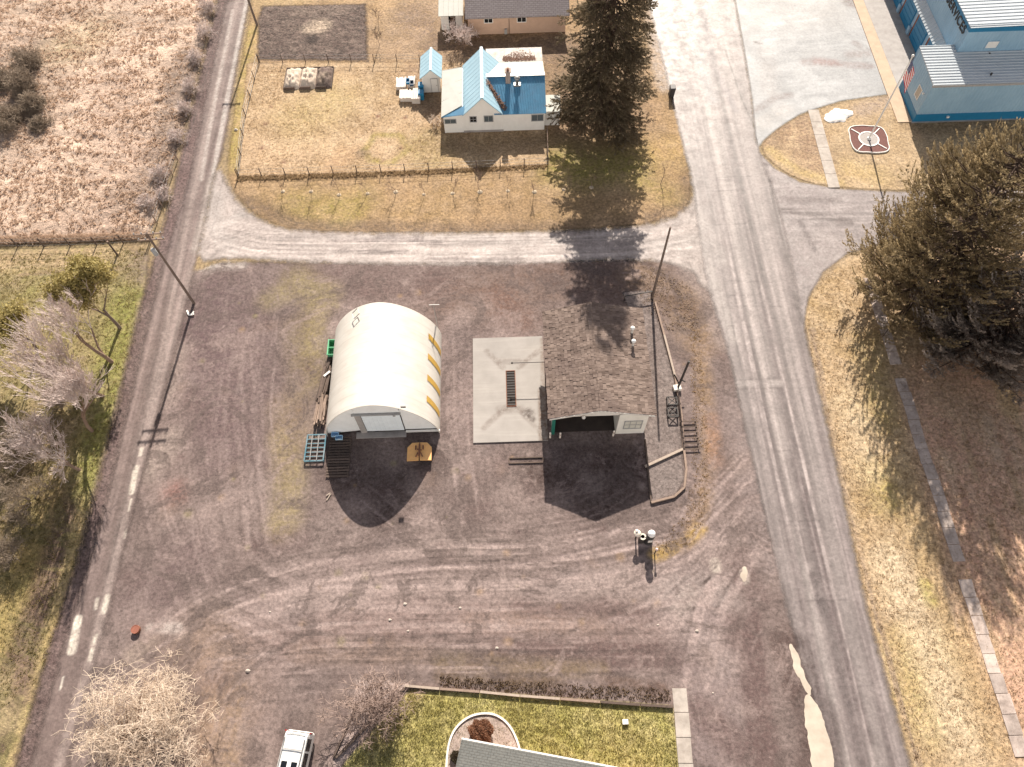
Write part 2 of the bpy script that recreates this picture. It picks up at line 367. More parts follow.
# --- right verge
M_rverge = ground_mat('tan_verge_grass', (.40, .285, .175), (.335, .235, .125), (.46, .35, .235), mid=.6, fine=6, bump=.8, bd=.08, edge=.2, speck=(.56, .45, .31), speck_amt=.5, patchy=.25)
RV = [(803, 330), (806, 300), (820, 274), (845, 254), (890, 243), (1010, 238), (1260, 245), (1260, 820), (926, 810), (911, 767), (892, 700), (864, 600), (844, 500), (821, 400)]
rv = [S([(960, 400), (1000, 560), (1060, 720)], 4.6, (.52, .32, .225), .95, .4), S([(1010, 300), (1060, 500), (1120, 700)], 6, (.52, .325, .23), .95, .5),  # reddish dead grass, colour lightened to offset the spruce shade
      S([(880, 400), (915, 520), (965, 650), (1000, 740)], 1.3, (.36, .26, .13), .6, .7), S([(870, 345), (880, 420)], 1.4, (.26, .20, .07), .5, .8), S([(925, 585), (930, 600)], .5, (.30, .27, .04), .8, .7),
      S([(1000, 360), (1010, 410)], .9, (.48, .34, .19), .9, .5), S([(875, 470), (885, 500)], 1.2, (.36, .29, .07), .5, .8), S([(920, 650), (935, 720)], 1.6, (.45, .37, .13), .45, .9), S([(890, 560), (925, 640), (960, 740)], 1.3, (.56, .45, .31), .8, .8), S([(850, 400), (868, 470)], 1.2, (.52, .41, .27), .6, .8),  # first stroke paints a sunlit streak between the tree shadows
      S([(812, 330), (830, 430), (852, 520), (875, 610), (900, 700), (920, 767)], .22, (.22, .16, .12), .8, .6), S([(805, 300), (822, 275), (846, 256), (890, 246)], .3, (.24, .18, .12), .7, .6),
      S([(940, 390), (975, 420)], 1.8, (.36, .25, .16), .6, .8)]
for k in range(26):
    x = random.uniform(940, 1020); y = random.uniform(400, 640); rv.append(S([(x, y), (x + 14, y + 45)], random.uniform(.15, .5), random.choice([(.34, .19, .135), (.46, .33, .23), (.32, .23, .13), (.48, .32, .23)]), .6, .7))
patch('tan_verge', RV, .004, M_rverge, .3, .35, rv, label='tan roadside grass with a broken sidewalk, right of the asphalt road', cat='grass', smooth_poly=1)

# --- gravel lot
PU = (.125, .084, .080)
M_lot = ground_mat('gravel_lot', (.172, .131, .120), (.136, .102, .094), (.22, .172, .157), big=.1, mid=.35, fine=5, bump=.7, bd=.05, edge=.35, speck=(.42, .34, .31), speck_amt=.4, rough=(.8, .98), spec=.15, grit=.26, patchy=.62)
LOT = [(196, 262), (300, 262), (430, 263), (640, 259), (700, 262), (735, 350), (765, 470), (800, 600), (850, 800), (862, 860), (0, 860), (70, 640), (110, 520), (150, 400), (176, 310)]
LT = (.30, .235, .215); DK = (.115, .077, .072); YE = (.245, .195, .11); OR = (.30, .185, .095); PK = (.29, .225, .205)
ls = [S([(230, 300), (250, 400)], 4, (.115, .078, .08), .5, .8), S([(300, 280), (320, 300)], 1.6, (.23, .185, .085), .5, .8), S([(290, 470), (285, 520)], 1.3, YE, .6, .8), S([(312, 380), (305, 330)], 1.6, (.2, .155, .07), .5, .9), S([(288, 410), (295, 440)], 1.5, (.22, .165, .1), .6, .9),
      S([(180, 360), (160, 420), (165, 500)], 1.5, (.22, .165, .15), .55, .9), S([(175, 493)], 1.0, (.24, .10, .08), .5, .9), S([(455, 300), (520, 285)], 3, (.145, .095, .075), .6, .8), S([(560, 275), (640, 285)], 2.5, (.115, .075, .06), .7, .8),
      S([(300, 570), (380, 600), (520, 590), (660, 590)], 1.3, LT, .6, .8), S([(260, 610), (330, 575), (420, 560)], 1.2, (.22, .165, .155), .5, .8),
      S([(250, 640), (400, 625), (560, 622), (690, 630)], 1.6, (.22, .155, .14), .55, .8), S([(500, 655), (690, 655)], 1., DK, .8, .5), S([(520, 610), (650, 612)], .7, DK, .6, .6),
      S([(160, 700), (200, 640), (280, 600)], 2.2, (.20, .155, .145), .5, .9), S([(215, 700), (205, 767)], 1., (.30, .215, .15), .6, .8), S([(235, 690), (230, 767)], .6, (.24, .17, .11), .6, .8), S([(150, 600), (190, 560)], 2.5, (.135, .096, .094), .6, .8),
      S([(165, 625), (182, 632)], .5, (.36, .30, .28), .7, .8), S([(150, 640), (135, 655)], .8, (.3, .24, .2), .6, .8),
      S([(700, 330), (705, 400), (712, 460), (700, 510), (690, 540)], .7, (.27, .18, .105), .6, .8), S([(712, 420), (715, 460)], .6, (.30, .165, .11), .5, .8), S([(655, 555), (680, 545), (700, 530)], .55, (.36, .24, .08), .85, .6), S([(690, 300), (700, 330)], 1.6, (.2, .135, .085), .6, .8), S([(645, 275), (680, 300), (700, 340)], 1.8, (.21, .145, .10), .7, .8), S([(655, 290), (690, 310)], .8, (.12, .08, .06), .7, .7),
      S([(700, 600), (720, 660), (700, 767)], 2.4, (.20, .155, .15), .7, .8), S([(745, 610), (752, 660), (762, 740), (775, 790)], 1., DK, .85, .4), S([(700, 710), (740, 750)], 1., DK, .7, .5), S([(790, 645), (806, 690), (820, 720), (824, 790)], 1.5, (.085, .058, .052), .95, .35), S([(744, 574)], .75, (.085, .058, .052), .8, .4), S([(742, 585), (735, 640)], .8, DK, .7, .5),
      S([(715, 563), (716, 568)], .42, (.48, .42, .36), .9, .4), S([(744, 573), (745, 580)], .36, (.62, .56, .48), 1., .3), S([(690, 595), (680, 610)], .7, (.3, .25, .22), .6, .7), S([(700, 560), (725, 545)], 1.2, LT, .5, .9),
      S([(440, 660), (600, 670)], .6, (.17, .125, .085), .8, .7), S([(600, 680), (660, 690)], .5, (.10, .065, .05), .8, .6), S([(440, 676), (560, 684)], .45, (.12, .085, .06), .8, .7),
      S([(740, 400), (750, 480), (770, 560)], 1.2, (.23, .185, .175), .6, .7), S([(690, 270), (712, 300), (724, 340)], 1., (.26, .21, .19), .7, .7), S([(644, 262), (672, 280), (678, 296)], .4, (.07, .048, .04), .8, .6),
      S([(195, 265), (215, 262), (240, 262)], .8, (.42, .37, .34), .8, .7), S([(208, 268)], .7, (.55, .5, .46), .8, .5), S([(186, 320), (170, 380), (158, 420)], .35, (.075, .052, .048), .7, .6),
      S([(545, 470), (640, 470), (600, 500)], 2.2, (.055, .036, .032), .75, .5), S([(340, 460), (380, 500), (420, 460)], 2.4, (.06, .04, .035), .7, .6)]  # both strokes paint the garage and arched shed shadows darker
random.seed(3)
ls += fan([(150, 700), (200, 630), (300, 590), (420, 575), (560, 575), (680, 560), (740, 500)], 27, 3.0, (.31, .25, .23), .55)
ls += fan([(150, 700), (200, 630), (300, 590), (420, 575), (560, 575), (680, 560), (740, 500)], 20, 3.4, (.12, .082, .078), .6)
ls += fan([(200, 640), (350, 640), (500, 640), (700, 640)], 30, 3.0, (.32, .245, .215), .55)
ls += fan([(200, 640), (350, 640), (500, 640), (700, 640)], 21, 3.0, (.125, .085, .08), .6)
ls += fan([(780, 560), (720, 570), (680, 620), (640, 640)], 15, 3.2, (.27, .22, .2), .5)
ls += fan([(770, 520), (715, 570), (670, 600)], 12, 2.8, (.12, .083, .078), .5)
ls += fan([(720, 767), (700, 690), (715, 620), (760, 560)], 14, 2.9, (.26, .21, .195), .5)
ls += fan([(340, 505), (420, 555), (520, 555), (560, 540)], 8, 1.1, (.11, .075, .07), .6)
ls += fan([(300, 520), (350, 545), (380, 560)], 6, 0.9, (.11, .075, .07), .6)
ls += fan([(220, 767), (230, 700), (280, 640)], 13, 1.8, (.27, .2, .15), .5)
ls += fan([(240, 290), (245, 400), (240, 520)], 9, 4.6, (.21, .16, .15), .4)
ls += fan([(330, 300), (420, 290), (540, 290)], 8, 2.8, (.22, .165, .14), .4)
ls += fan([(455, 310), (455, 460), (470, 540)], 7, 2.3, (.21, .155, .15), .4)
for gl, n_, sp, wt in (([(110, 690), (190, 632), (300, 590), (430, 572), (560, 570), (700, 540), (760, 480)], 16, 3.2, .5), ([(190, 660), (330, 640), (500, 640), (720, 632)], 18, 3.2, .55), ([(730, 767), (706, 690), (722, 610), (765, 540)], 10, 2.4, .5),
    ([(345, 500), (400, 545), (500, 560), (600, 545), (640, 520)], 8, 1.6, .6), ([(250, 290), (235, 420), (250, 560), (320, 600)], 10, 3., .4), ([(455, 290), (458, 420), (470, 520), (560, 570)], 8, 1.6, .4), ([(560, 640), (650, 600), (700, 560), (745, 480)], 10, 2.2, .5), ([(150, 420), (170, 520), (200, 600), (300, 640)], 10, 2.4, .4)):
    for c_ in ((.3, .25, .23), (.08, .05, .05)):
        f_ = fan(gl, n_, sp, c_, wt, (.09, .16), .1)
        for e_ in f_:
            ls.append(e_); q_ = e_[0]
            nx_, ny_ = -(q_[-1][1] - q_[0][1]), q_[-1][0] - q_[0][0]; L_ = math.hypot(nx_, ny_) + 1e-6
            ls.append(([(x + nx_ / L_ * 1.55, y + ny_ / L_ * 1.55) for x, y in q_], *e_[1:]))
ls += [S([(205, 650), (225, 700), (215, 767)], 2.6, (.27, .19, .14), .55, .8), S([(270, 660), (262, 767)], 1.2, (.22, .165, .15), .5, .8), S([(200, 300), (215, 380), (225, 450)], 2.6, (.12, .082, .084), .55, .7), S([(330, 280), (430, 285)], 2.2, (.13, .088, .082), .5, .8), S([(455, 330), (458, 420)], 1.5, (.20, .155, .148), .5, .8),
       S([(270, 300), (300, 285), (330, 292)], 1.1, (.235, .19, .105), .6, .9), S([(280, 440), (292, 480), (280, 530)], .9, (.25, .195, .11), .6, .9), S([(320, 300), (312, 350)], .8, (.25, .2, .1), .5, .9), S([(150, 470), (170, 440)], 1., (.32, .265, .23), .55, .9), S([(180, 350), (165, 400)], .9, (.31, .25, .22), .5, .9),
       S([(150, 628), (178, 628)], .35, (.42, .36, .33), .8, .6), S([(660, 590), (700, 585), (735, 600)], 1.1, (.31, .26, .24), .5, .9), S([(680, 620), (720, 660)], 1.4, (.27, .22, .205), .5, .9), S([(735, 560), (760, 600)], 1., (.13, .092, .086), .6, .6), S([(500, 300), (520, 320)], 1.6, (.16, .095, .075), .55, .8),
       S([(380, 560), (440, 545), (520, 550)], .8, (.27, .215, .195), .45, .9), S([(560, 585), (640, 575)], .9, (.28, .225, .205), .5, .9), S([(290, 600), (360, 580)], 1.1, (.29, .23, .21), .5, .9), S([(250, 545), (300, 540)], .9, (.12, .083, .078), .5, .7), S([(470, 620), (600, 625)], .7, (.25, .18, .15), .5, .8), S([(300, 650), (420, 655)], .8, (.25, .18, .145), .5, .8)]
for k in range(260):
    x, y = random.uniform(110, 760), random.uniform(270, 767); q_ = random.uniform(0, 3.1); l_ = random.uniform(2, 16)
    ls.append(S([(x, y), (x + l_ * math.cos(q_), y + l_ * .7 * math.sin(q_))], random.uniform(.2, .9), random.choice([LT, LT, DK, DK, (.21, .15, .12), (.165, .13, .125)]), random.uniform(.12, .42), .9))
for k in range(160):
    x, y = random.uniform(180, 700), random.uniform(280, 660)
    ls.append(S([(x, y)], random.uniform(.1, .35), random.choice([LT, PK, DK, (.3, .2, .12), (.2, .17, .08)]), random.uniform(.3, .7), .8))
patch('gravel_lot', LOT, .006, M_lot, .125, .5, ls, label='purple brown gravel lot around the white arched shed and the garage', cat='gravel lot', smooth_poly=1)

# --- roads
M_lroad = ground_mat('gravel_road', (.155, .115, .105), (.135, .098, .09), (.19, .145, .13), streak='y', rough=(.6, .85), bump=.4, bd=.03, edge=.3, spec=.3, speck=(.32, .27, .24), speck_amt=.2, streak_amt=.35, grit=.2, patchy=.25)
LR = [(22, 790), (30, 767), (62, 650), (95, 545), (124, 425), (150, 310), (170, 240), (186, 190), (197, 140), (212, 70), (227, 0), (246, -90), (262, -90), (250, 0), (236, 70), (226, 140), (212, 185), (205, 225), (196, 262), (186, 310), (164, 400), (136, 500), (112, 600), (90, 680), (68, 767), (62, 790)]
lr = [S([(58, 767), (90, 660), (128, 500), (160, 360), (178, 270), (196, 180), (214, 100), (238, 0)], .32, (.27, .215, .195), .85, .7), S([(88, 690), (108, 590), (140, 460), (168, 350), (192, 265), (204, 215), (222, 130), (246, 0)], .34, (.28, .225, .205), .8, .7),
      S([(206, 220), (214, 170), (228, 95), (247, 0)], .22, (.42, .38, .35), .9, .6), S([(201, 180), (216, 95), (233, 10)], .2, (.4, .35, .32), .8, .6), S([(196, 250), (206, 210), (212, 180)], .5, (.36, .31, .28), .7, .7),
      S([(170, 250), (186, 190), (200, 120), (220, 20)], .3, (.11, .078, .075), .7, .7)]
for px, py, ln, r in ((75, 635, 16, .30), (106, 604, 7, .22), (95, 640, 4, .13), (91, 655, 5, .13), (62, 683, 5, .1), (134, 480, 12, .24), (130, 505, 5, .12), (141, 452, 3, .12), (97, 603, 5, .12), (125, 534, 3, .1)):
    lr.append(S([(px + ln * .2, py - ln), (px - ln * .2, py + ln)], r, (.62, .56, .48), 1., .35))
lr += fan([(50, 767), (85, 660), (124, 510), (158, 360), (180, 260), (200, 160), (236, 0)], 40, 2.2, (.26, .21, .19), .4)
lr += fan([(50, 767), (85, 660), (124, 510), (158, 360), (180, 260), (200, 160), (236, 0)], 30, 2.2, (.09, .064, .06), .45)
M_shl = ground_mat('dark_shoulder_gravel', (.125, .085, .08), (.10, .068, .062), (.17, .125, .112), mid=.5, fine=6, bump=.9, bd=.08, edge=.4, speck=(.40, .31, .27), speck_amt=.5, grit=.5)
patch('road_shoulder', [(2, 800), (14, 767), (48, 650), (82, 545), (112, 425), (139, 310), (158, 245), (173, 190), (184, 140), (201, 70), (217, 0), (234, -90), (250, -90), (240, 0), (205, 140), (180, 260), (150, 400), (110, 560), (60, 720), (40, 800)], .008, M_shl, .25, .6, [S([(163, 240), (178, 190), (190, 140)], 1., (.15, .1, .095), .6, .8)], label='dark stony shoulder along the narrow gravel road', cat='shoulder', smooth_poly=1)
patch('gravel_road', LR, .010, M_lroad, .16, .5, lr, label='narrow gravel road with pale wheel ruts along the left side', cat='road', smooth_poly=1)

M_cross = ground_mat('pale_gravel_street', (.33, .28, .26), (.28, .235, .215), (.39, .335, .31), streak='x', rough=(.5, .75), bump=.35, bd=.03, edge=.35, spec=.35, speck=(.42, .37, .34), speck_amt=.2, streak_amt=.3, grit=.18, patchy=.35)
CS = [(196, 263), (204, 225), (212, 186), (218, 165), (226, 182), (240, 206), (266, 224), (300, 232), (400, 234), (520, 233), (640, 228), (686, 214), (700, 180), (735, 180), (735, 300), (706, 292), (690, 268), (640, 258), (560, 262), (500, 264), (420, 265), (300, 262), (230, 257)]
cs = [S([(330, 242), (400, 240), (440, 243)], .3, (.13, .10, .095), .8, .6), S([(335, 250), (405, 252)], .35, (.11, .085, .08), .8, .6), S([(430, 258), (480, 262), (520, 258)], .4, (.12, .09, .085), .7, .7), S([(560, 235), (680, 222)], .3, (.15, .115, .105), .6, .8), S([(380, 236), (420, 238)], .3, (.14, .105, .1), .6, .8),
      S([(640, 246), (700, 240)], .8, (.34, .30, .28), .6, .8), S([(215, 195), (216, 230), (230, 250)], .8, (.36, .32, .30), .6, .8), S([(218, 228), (240, 215)], .5, (.38, .34, .32), .6, .8), S([(580, 246), (640, 245)], .9, (.2, .16, .15), .5, .8)]
cs += fan([(205, 200), (215, 235), (260, 246), (340, 247), (500, 247), (640, 243), (700, 235)], 60, 2.4, (.38, .33, .31), .5)
cs += fan([(205, 200), (215, 235), (260, 246), (340, 247), (500, 247), (640, 243), (700, 235)], 40, 2.4, (.12, .09, .085), .55)
cs += fan([(196, 262), (215, 245), (250, 235), (300, 240)], 18, 1.6, (.1, .075, .07), .6) + fan([(640, 240), (690, 225), (712, 180)], 16, 1.6, (.12, .09, .085), .5) + fan([(640, 245), (695, 262), (720, 320)], 16, 1.6, (.12, .09, .085), .5)
patch('cross_street', CS, .014, M_cross, .16, .5, cs, base_tone=.2, label='pale gravel cross street joining the two roads', cat='road', smooth_poly=1)

M_park = ground_mat('parking_concrete', (.315, .315, .318), (.27, .27, .274), (.36, .358, .36), big=.15, mid=.4, fine=6, rough=(.48, .66), bump=.15, bd=.02, edge=.12, spec=.4, grit=.12, patchy=.2)
PK_ = [(716, -90), (735, 0), (744, 50), (752, 100), (756, 150), (764, 140), (778, 128), (800, 114), (840, 101), (897, 93), (880, 45), (860, 0), (826, -90)]
ps = [S([(805, 62), (870, 66)], .5, (.20, .14, .13), .6, .8), S([(815, 60), (835, 63)], .5, (.22, .13, .12), .6, .8), S([(850, 55), (875, 52)], .6, (.21, .165, .155), .6, .8), S([(757, 110), (775, 98), (790, 95)], .45, (.17, .14, .135), .7, .7), S([(765, 50), (770, 90)], 1., (.22, .195, .185), .5, .9),
      S([(755, 42), (762, 44)], .2, (.1, .08, .08), .8), S([(855, 43), (860, 46)], .4, (.17, .135, .13), .7), S([(760, 125), (785, 108)], .9, (.36, .33, .31), .5, .8), S([(850, 2), (862, 4)], .9, (.12, .08, .075), .8, .5), S([(740, 20), (820, 10)], 3, (.36, .335, .315), .5, .9)]
ps += fan([(760, 60), (850, 58)], 30, 7., (.2, .165, .155), .35, (.08, .25)) + fan([(760, 60), (850, 50)], 30, 8., (.38, .36, .34), .35, (.1, .35))
patch('parking_lot', PK_, .010, M_park, .22, .25, ps, base_tone=.27, label='worn pale concrete parking lot beside the blue metal shop', cat='parking lot')

M_drive = ground_mat('worn_asphalt', (.27, .235, .228), (.235, .20, .195), (.31, .275, .265), streak='x', rough=(.55, .75), bump=.3, bd=.02, edge=.12, spec=.35, streak_amt=.2, grit=.18, patchy=.4)
DV = [(745, 120), (757, 150), (774, 168), (800, 182), (838, 189), (900, 192), (1010, 190), (1260, 190), (1260, 240), (1010, 237), (890, 242), (848, 253), (823, 272), (808, 298), (803, 330), (760, 330), (735, 200)]
dv = [S([(770, 210), (800, 212), (850, 222)], .4, (.10, .08, .076), .7, .7), S([(790, 200), (840, 200)], .35, (.12, .095, .09), .6, .7), S([(765, 165), (770, 200), (780, 240)], .5, (.11, .088, .084), .6, .8), S([(790, 240), (830, 235)], .6, (.27, .235, .225), .6, .9), S([(800, 222), (815, 250)], .3, (.1, .08, .078), .6)]
dv += fan([(760, 215), (850, 215), (980, 214)], 40, 3.4, (.1, .08, .076), .4) + fan([(760, 215), (850, 215), (980, 214)], 30, 3.4, (.30, .265, .255), .4)
patch('driveway', DV, .010, M_drive, .2, .3, dv, label='worn asphalt driveway running right from the main road past the grass island', cat='driveway')

M_road = ground_mat('streaked_asphalt', (.205, .171, .162), (.172, .142, .135), (.24, .203, .193), streak='y', rough=(.43, .62), bump=.25, bd=.015, edge=.22, spec=.5, streak_amt=.5, grit=.16, patchy=.22)
RR = [(626, -90), (648, 0), (660, 50), (672, 100), (684, 150), (693, 185), (698, 230), (708, 290), (728, 350), (745, 430), (768, 530), (792, 630), (818, 720), (838, 790), (918, 790), (911, 767), (892, 700), (864, 600), (844, 500), (821, 400), (804, 325), (794, 270), (778, 200), (757, 150), (752, 100), (744, 50), (735, 0), (716, -90)]
def lane(px0, px1, r, c, a, y0=0, y1=767, soft=.6):
    # a streak along the road; px0/px1 = pixel x at y 0 and 767
    return S([(px0 + (px1 - px0) * y / 767, y) for y in np.linspace(y0, y1, 9)], r, c, a, soft)
dk = (.095, .072, .07); lt = (.30, .26, .245)
rr = [lane(698, 862, .5, dk, .6), lane(676, 838, .4, dk, .5), lane(728, 893, .25, dk, .5, 250), lane(715, 880, .45, lt, .4), lane(690, 850, .5, lt, .45, 0, 450), lane(684, 846, .3, (.33, .29, .27), .5, 0, 767),
      S([(738, 384), (780, 383)], .32, (.30, .26, .245), .9, .5), S([(740, 389), (782, 388)], .12, (.1, .08, .075), .8, .5), S([(735, 380), (776, 378)], .08, (.1, .08, .075), .7, .5),
      S([(692, 20), (700, 60), (712, 100)], .7, (.17, .16, .165), .8, .6), S([(703, 15), (715, 70), (735, 110)], .4, (.13, .105, .11), .7, .7), S([(675, 20), (688, 90)], .25, (.14, .115, .115), .7, .7), S([(725, 50), (742, 100), (758, 135)], .12, (.08, .065, .06), .9, .5),
      S([(765, 150), (775, 210), (790, 270), (800, 320)], .16, (.09, .07, .066), .8, .5), S([(680, 150), (712, 180), (740, 180)], .15, (.13, .1, .1), .5, .6), S([(690, 120), (760, 118)], .08, (.12, .095, .095), .5, .6), S([(704, 192), (770, 188)], .08, (.12, .095, .095), .4, .6),
      S([(812, 575), (822, 610)], .3, (.085, .066, .064), .8, .6), S([(800, 480), (830, 600), (870, 740)], .3, (.11, .082, .08), .7, .6), S([(752, 350), (775, 450), (806, 560)], .3, (.1, .078, .075), .7, .6),
      S([(793, 645), (808, 690), (824, 720), (830, 790)], 1.1, (.085, .062, .058), .9, .4), S([(700, 240), (720, 300), (734, 340)], .5, (.33, .29, .27), .7, .7), S([(690, 200), (720, 260)], .7, (.34, .30, .28), .5, .8)]
rr += fan([(690, 0), (740, 230), (790, 450), (862, 767)], 110, 5.2, (.32, .275, .26), .42, (.06, .2)) + fan([(690, 0), (740, 230), (790, 450), (862, 767)], 110, 5.2, (.085, .064, .062), .42, (.06, .18))
for k in range(14):
    y = random.uniform(20, 740); x = 690 + 172 * y / 767; rr.append(S([(x - random.uniform(5, 40), y), (x + random.uniform(5, 40), y + random.uniform(-4, 3))], .05, (.08, .062, .06), .6, .6))
patch('asphalt_road', RR, .018, M_road, .15, .4, rr, label='streaked patched asphalt road with dry and damp tracks', cat='road', smooth_poly=1)

# --- island, walks
M_isl = ground_mat('island_grass', (.38, .275, .17), (.32, .225, .125), (.42, .315, .20), mid=.7, fine=7, bump=.7, bd=.06, edge=.12, speck=(.5, .4, .27), speck_amt=.5, patchy=.3)
ISL = [(758, 147), (775, 131), (800, 115), (840, 102), (900, 93), (1010, 96), (1060, 98), (1060, 191), (900, 191), (838, 188), (800, 181), (775, 166)]
patch('grass_island', ISL, .022, M_isl, .28, .2, [S([(775, 135), (800, 125), (812, 160)], 2., (.24, .155, .105), .7, .7), S([(770, 150), (800, 172), (840, 183)], .5, (.42, .31, .13), .6, .8), S([(862, 110), (890, 100)], 1., (.28, .22, .19), .6, .8), S([(920, 120), (1000, 122)], 2., (.16, .10, .05), .8, .6), S([(850, 168), (880, 176)], 1.2, (.40, .29, .12), .5, .8)],
      label='grass island with a flagpole between parking lot and driveway', cat='grass island', smooth_poly=2)
M_conc = paint('old_concrete', (.42, .37, .325), .8, .2, 1.5, dirt=(.2, .16, .13), dirt_amt=.7, bump=.3)
M_conc2 = paint('grey_concrete', (.36, .33, .31), .75, .12, 1.2, dirt=(.18, .15, .14), dirt_amt=.5, bump=.3)
M_tan = paint('tan_concrete', (.50, .37, .26), .8, .1, 1.0, dirt=(.3, .22, .16), dirt_amt=.5, bump=.3)
M_slabedge = paint('broken_concrete', (.46, .38, .335), .85, .2, 1.2, dirt=(.12, .085, .07), dirt_amt=.8, bump=.5, island=.18)
def slabs(name, a, b, w, n, mat, label, z=.06, jit=.04, skip=()):
    m = MB(); a = np.array(g2(*a)); b = np.array(g2(*b)); d = (b - a); L = np.hypot(*d); d /= L; q = np.array([-d[1], d[0]]); s = L / n
    for k in range(n):
        if k in skip: continue
        o = random.uniform(-jit, jit); zz = z + random.uniform(-.02, .02) * (jit > 0)
        p0 = a + d * (k * s + .02) + q * o; p1 = a + d * ((k + 1) * s - .02) + q * (o + random.uniform(-jit, jit) * .4)
        j = lambda: random.uniform(-jit, jit) * .8
        m.prism([tuple(p0 - q * (w / 2 + j())), tuple(p1 - q * (w / 2 + j())), tuple(p1 + q * (w / 2 + j())), tuple(p0 + q * (w / 2 + j()))], -.05, zz)
    return tag(m.build(name, mat), label, 'sidewalk', None, 'structure')
slabs('sidewalk', (868, 278), (1022, 757), .95, 30, M_slabedge, 'cracked old concrete sidewalk crossing the tan verge', .05, .05, (7, 20))
slabs('sidewalk', (813, 110), (834, 188), 1.15, 6, M_conc, 'narrow pale concrete walk across the grass island', .07, .0)
slabs('sidewalk', (679, 688), (688, 790), 1.0, 4, M_conc, 'pale concrete walk at the lawn corner beside the timber edging', .08, .02)
def wpoly(name, poly, z, mat, label, cat, z0=-.05):
    return tag(MB().prism(poly, z0, z).build(name, mat), label, cat, None, 'structure')
wpoly('sidewalk', [(41.7, 60.6), (43.18, 60.6), (43.18, 112), (42.4, 112)], .09, M_tan, 'tan concrete walkway along the front of the blue shop', 'sidewalk')
wpoly('shop_apron', [(43.2, 65.4), (46.9, 65.4), (46.9, 112), (43.2, 112)], .08, M_conc2, 'grey concrete apron before the shop bay doors', 'apron')

# --- bottom lawn
M_lawn = ground_mat('green_lawn', (.335, .305, .10), (.41, .36, .145), (.49, .41, .215), mid=.8, fine=6, bump=.9, bd=.08, edge=.12, speck=(.46, .38, .2), speck_amt=.5, patchy=.3)
patch('front_lawn', [(330, 800), (345, 762), (408, 690), (480, 692), (560, 698), (673, 706), (684, 800)], .012, M_lawn, .25, .2,
      [S([(410, 697), (380, 735)], .9, (.38, .29, .15), .8, .7), S([(620, 740), (650, 760)], 1.5, (.38, .30, .12), .5, .9), S([(520, 720), (560, 730)], 1.4, (.2, .17, .035), .5, .9), S([(440, 710), (430, 740)], 1.2, (.2, .165, .035), .5, .9)],
      label='yellow green lawn behind the timber edging at the bottom', cat='lawn')
M_bed = ground_mat('pale_bed_gravel', (.36, .285, .26), (.30, .23, .21), (.42, .34, .31), mid=1, fine=9, bump=.8, bd=.05, edge=.1, speck=(.5, .42, .38), speck_amt=.5)
patch('gravel_bed', [(336, 772), (331, 764), (345, 728), (352, 700), (356, 678), (412, 682), (407, 691), (372, 727)], .016, M_bed, .2, .2, label='pinkish gravel bed under the bare bush at the lawn corner', cat='gravel')
M_gisl = ground_mat('grey_bed_gravel', (.185, .15, .138), (.15, .118, .108), (.22, .18, .165), mid=.8, fine=7, bump=.7, bd=.05, edge=.06, speck=(.36, .31, .28), speck_amt=.45)
GI = [(622, 292), (650, 290), (660, 330), (674, 378), (681, 430), (684, 480), (676, 495), (650, 503), (644, 440), (636, 330)]
patch('gravel_island', GI, .020, M_gisl, .18, .08, [S([(646, 300), (655, 380)], .5, (.12, .09, .08), .5, .8)], label='grey gravel island between garage and timber edging', cat='gravel')
# puddles
M_pud = NT('muddy_puddle'); co = M_pud.coord()
M_pud.bsdf(M_pud.mix(M_pud.ramp(M_pud.noise(co, .8, 4), .35, .65), (.56, .49, .40), (.44, .37, .30)), .08); M_pud = M_pud.mat
def blob(poly, z, name, mat, label, cat, kind='structure', amp=.12, h=None):
    P = chaikin(GP(poly), 3); Q = []; n = len(P)
    for i, p in enumerate(P):
        a, b = np.array(P[i - 1]), np.array(P[(i + 1) % n]); t_ = (b - a) / (np.hypot(*(b - a)) + 1e-6)
        for f in (0, .5):
            q = np.array(p) * (1 - f) + b * f
            s_ = amp * (fbm(np.array([q[0] * 2.3 + 50]), np.array([q[1] * 2.3 + 50]), 4, 5)[0] - .47) * 2.2
            Q.append((q[0] - t_[1] * s_, q[1] + t_[0] * s_))
    return tag(MB().prism(Q, z - .01, z).build(name, mat), label, cat, None, kind)
blob([(789, 642), (796, 650), (806, 680), (812, 690), (810, 698), (800, 682), (791, 660)], .026, 'puddle', M_pud, 'narrow muddy puddle at the edge of the asphalt road', 'puddle')
blob([(806, 690), (817, 704), (826, 725), (834, 760), (832, 790), (814, 790), (810, 750), (806, 730), (803, 712)], .0265, 'puddle', M_pud, 'wide pale muddy puddle at the road edge near the bottom', 'puddle')
blob([(742, 568), (746, 566), (748, 578), (744, 584), (740, 577)], .024, 'puddle', M_pud, 'small pale puddle in the gravel beside the road', 'puddle')

